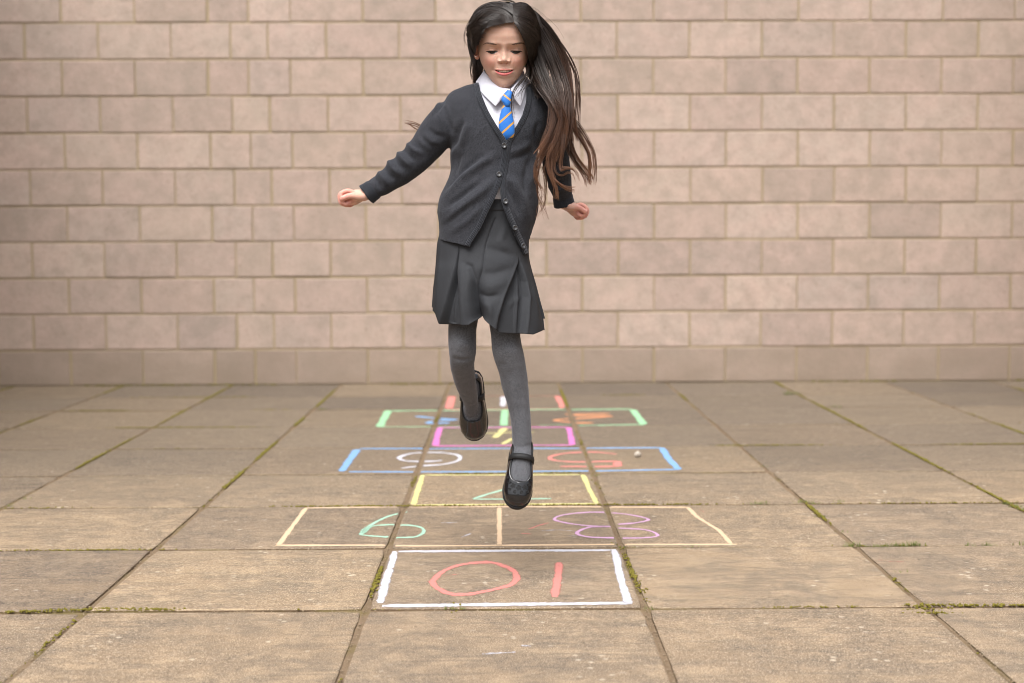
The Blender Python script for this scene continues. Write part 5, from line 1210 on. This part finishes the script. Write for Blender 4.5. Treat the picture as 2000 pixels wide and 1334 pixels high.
for k in range(1, len(COLS)-1):
    for _ in range(3400):
        s = random.uniform(1.6, WALL_Y); x, y = joint_point('c', k, s); dn = tuft_density(x, y, 2.2)+.10*(s > 5.2)+.22*(k in (9, 10, 1, 2, 3))*(s > 4.6)-.12*(s < 4)+random.gauss(0, .12)
        if dn > .30: moss.append((x, y, -.001+.003*random.random(), random.uniform(.0022, .006), random.uniform(.002, .005)))
        elif random.random() < .22: crumbs.append((x, y, -.003+.003*random.random(), random.uniform(.001, .0034), random.uniform(.001, .003)))
for k in range(1, len(ROWS)-1):
    for _ in range(3600):
        s = random.uniform(-3.4, 3.8); x, y = joint_point('r', k, s)
        if y < 1.5: continue
        dn = tuft_density(x, y, 1.7)
        if dn+random.gauss(0, .08) > .33: moss.append((x, y, -.0005+.003*random.random(), random.uniform(.002, .005), random.uniform(.002, .0045)))
        elif random.random() < .12: crumbs.append((x, y, -.003+.003*random.random(), random.uniform(.001, .003), random.uniform(.001, .003)))
def spots(lst, n_, sx, sy=.003, r=(.002, .0045)):
    for px_, py_ in lst:
        p = ground_at(px_, py_)
        for _ in range(n_): moss.append((p.x+random.gauss(0, sx), p.y+random.gauss(0, sy), -.0015+.004*random.random(), random.uniform(*r), random.uniform(.002, .005)))
spots([(173, 1191), (150, 1192), (110, 1193), (60, 1195), (210, 1190), (280, 1191), (300, 1192), (1806, 1183), (1830, 1182), (1880, 1183), (1930, 1183), (1980, 1183), (1800, 1190), (1815, 1198)], 34, .03)
spots([(896, 1190), (885, 1191), (1214, 1071), (1205, 1070), (1166, 945), (1168, 930), (1172, 955), (1160, 918), (1246, 1130), (1252, 1150), (1262, 1168)], 5, .006, .045)
for _ in range(2600):   # loose grit on the slabs
    x, y = random.uniform(-2.2, 2.4), random.uniform(2.4, 7)
    h = slab_bvh.ray_cast(Vector((x, y, .3)), Vector((0, 0, -1)))
    if h[0] is not None and h[0].z > -.004: crumbs.append((x, y, h[0].z+.0004, random.uniform(.0008, .0022), random.uniform(.0008, .0018)))
for _ in range(700):    # moss and silt at the foot of the wall
    x = random.uniform(-4, 4.2)
    if tuft_density(x, 9, 1.3) > .02: moss.append((x, WALL_Y-random.uniform(.0, .03), .002, random.uniform(.004, .012), random.uniform(.003, .009)))
clumps('moss', M_MOSS, moss); clumps('grit', M_CRUMB, crumbs)
V, Fc = [], []
def blade(x, y, h, lean, az, w):
    b = len(V); d = Vector((math.cos(az), math.sin(az), 0)); sd = Vector((-d.y, d.x, 0))
    for k in range(4):
        f = k/3; c = Vector((x, y, 0))+d*(lean*f*f*h)+Vector((0, 0, h*f*(1-.25*f*lean))); ww = w*(1-f**1.6)+.0002
        V.append(tuple(c-sd*ww)); V.append(tuple(c+sd*ww+d*.0003)); V.append(tuple(c+d*(-.35*ww)+Vector((0, 0, .3*ww))))
    for k in range(3):
        a = b+k*3
        for i_ in range(3): Fc.append((a+i_, a+(i_+1) % 3, a+3+(i_+1) % 3, a+3+i_))
TUFTS = [(1665, 1068, 20, .018), (1690, 1068, 9, .012), (1745, 1067, 22, .016), (1765, 1067, 18, .015), (1790, 1066, 22, .017), (1720, 1068, 10, .012), (1900, 1066, 8, .012), (1930, 1066, 12, .014), (1995, 1065, 8, .015), (1488, 984, 16, .014), (1472, 985, 10, .01), (1570, 982, 16, .014), (1590, 983, 8, .01),
         (1640, 981, 8, .010), (1968, 985, 14, .014), (1985, 991, 16, .014), (1996, 996, 12, .014), (1605, 1010, 8, .010), (893, 1190, 10, .010), (885, 1190, 8, .009), (1645, 1040, 6, .01), (1350, 1069, 5, .008), (1540, 771, 30, .03), (1556, 770, 14, .024), (1630, 795, 8, .02), (1640, 797, 6, .02), (1215, 1070, 8, .009), (1164, 930, 8, .010), (467, 924, 10, .010), (1270, 1189, 6, .01), (1592, 985, 6, .01), (600, 822, 8, .012), (632, 800, 10, .014), (45, 975, 8, .01), (1493, 912, 8, .01), (20, 989, 6, .01), (1756, 1118, 4, .008)]
for px_, py_, n_, h in TUFTS:
    p = ground_at(px_, py_)
    for _ in range(int(n_*1.5)): blade(p.x+random.gauss(0, .014), p.y+random.gauss(0, .006), h*random.uniform(.4, 1.1), random.uniform(.2, 1.3), random.random()*6.3, random.uniform(.0006, .0014))
g = mesh('weeds', V, Fc, M_GRASS); g['kind'] = 'stuff'
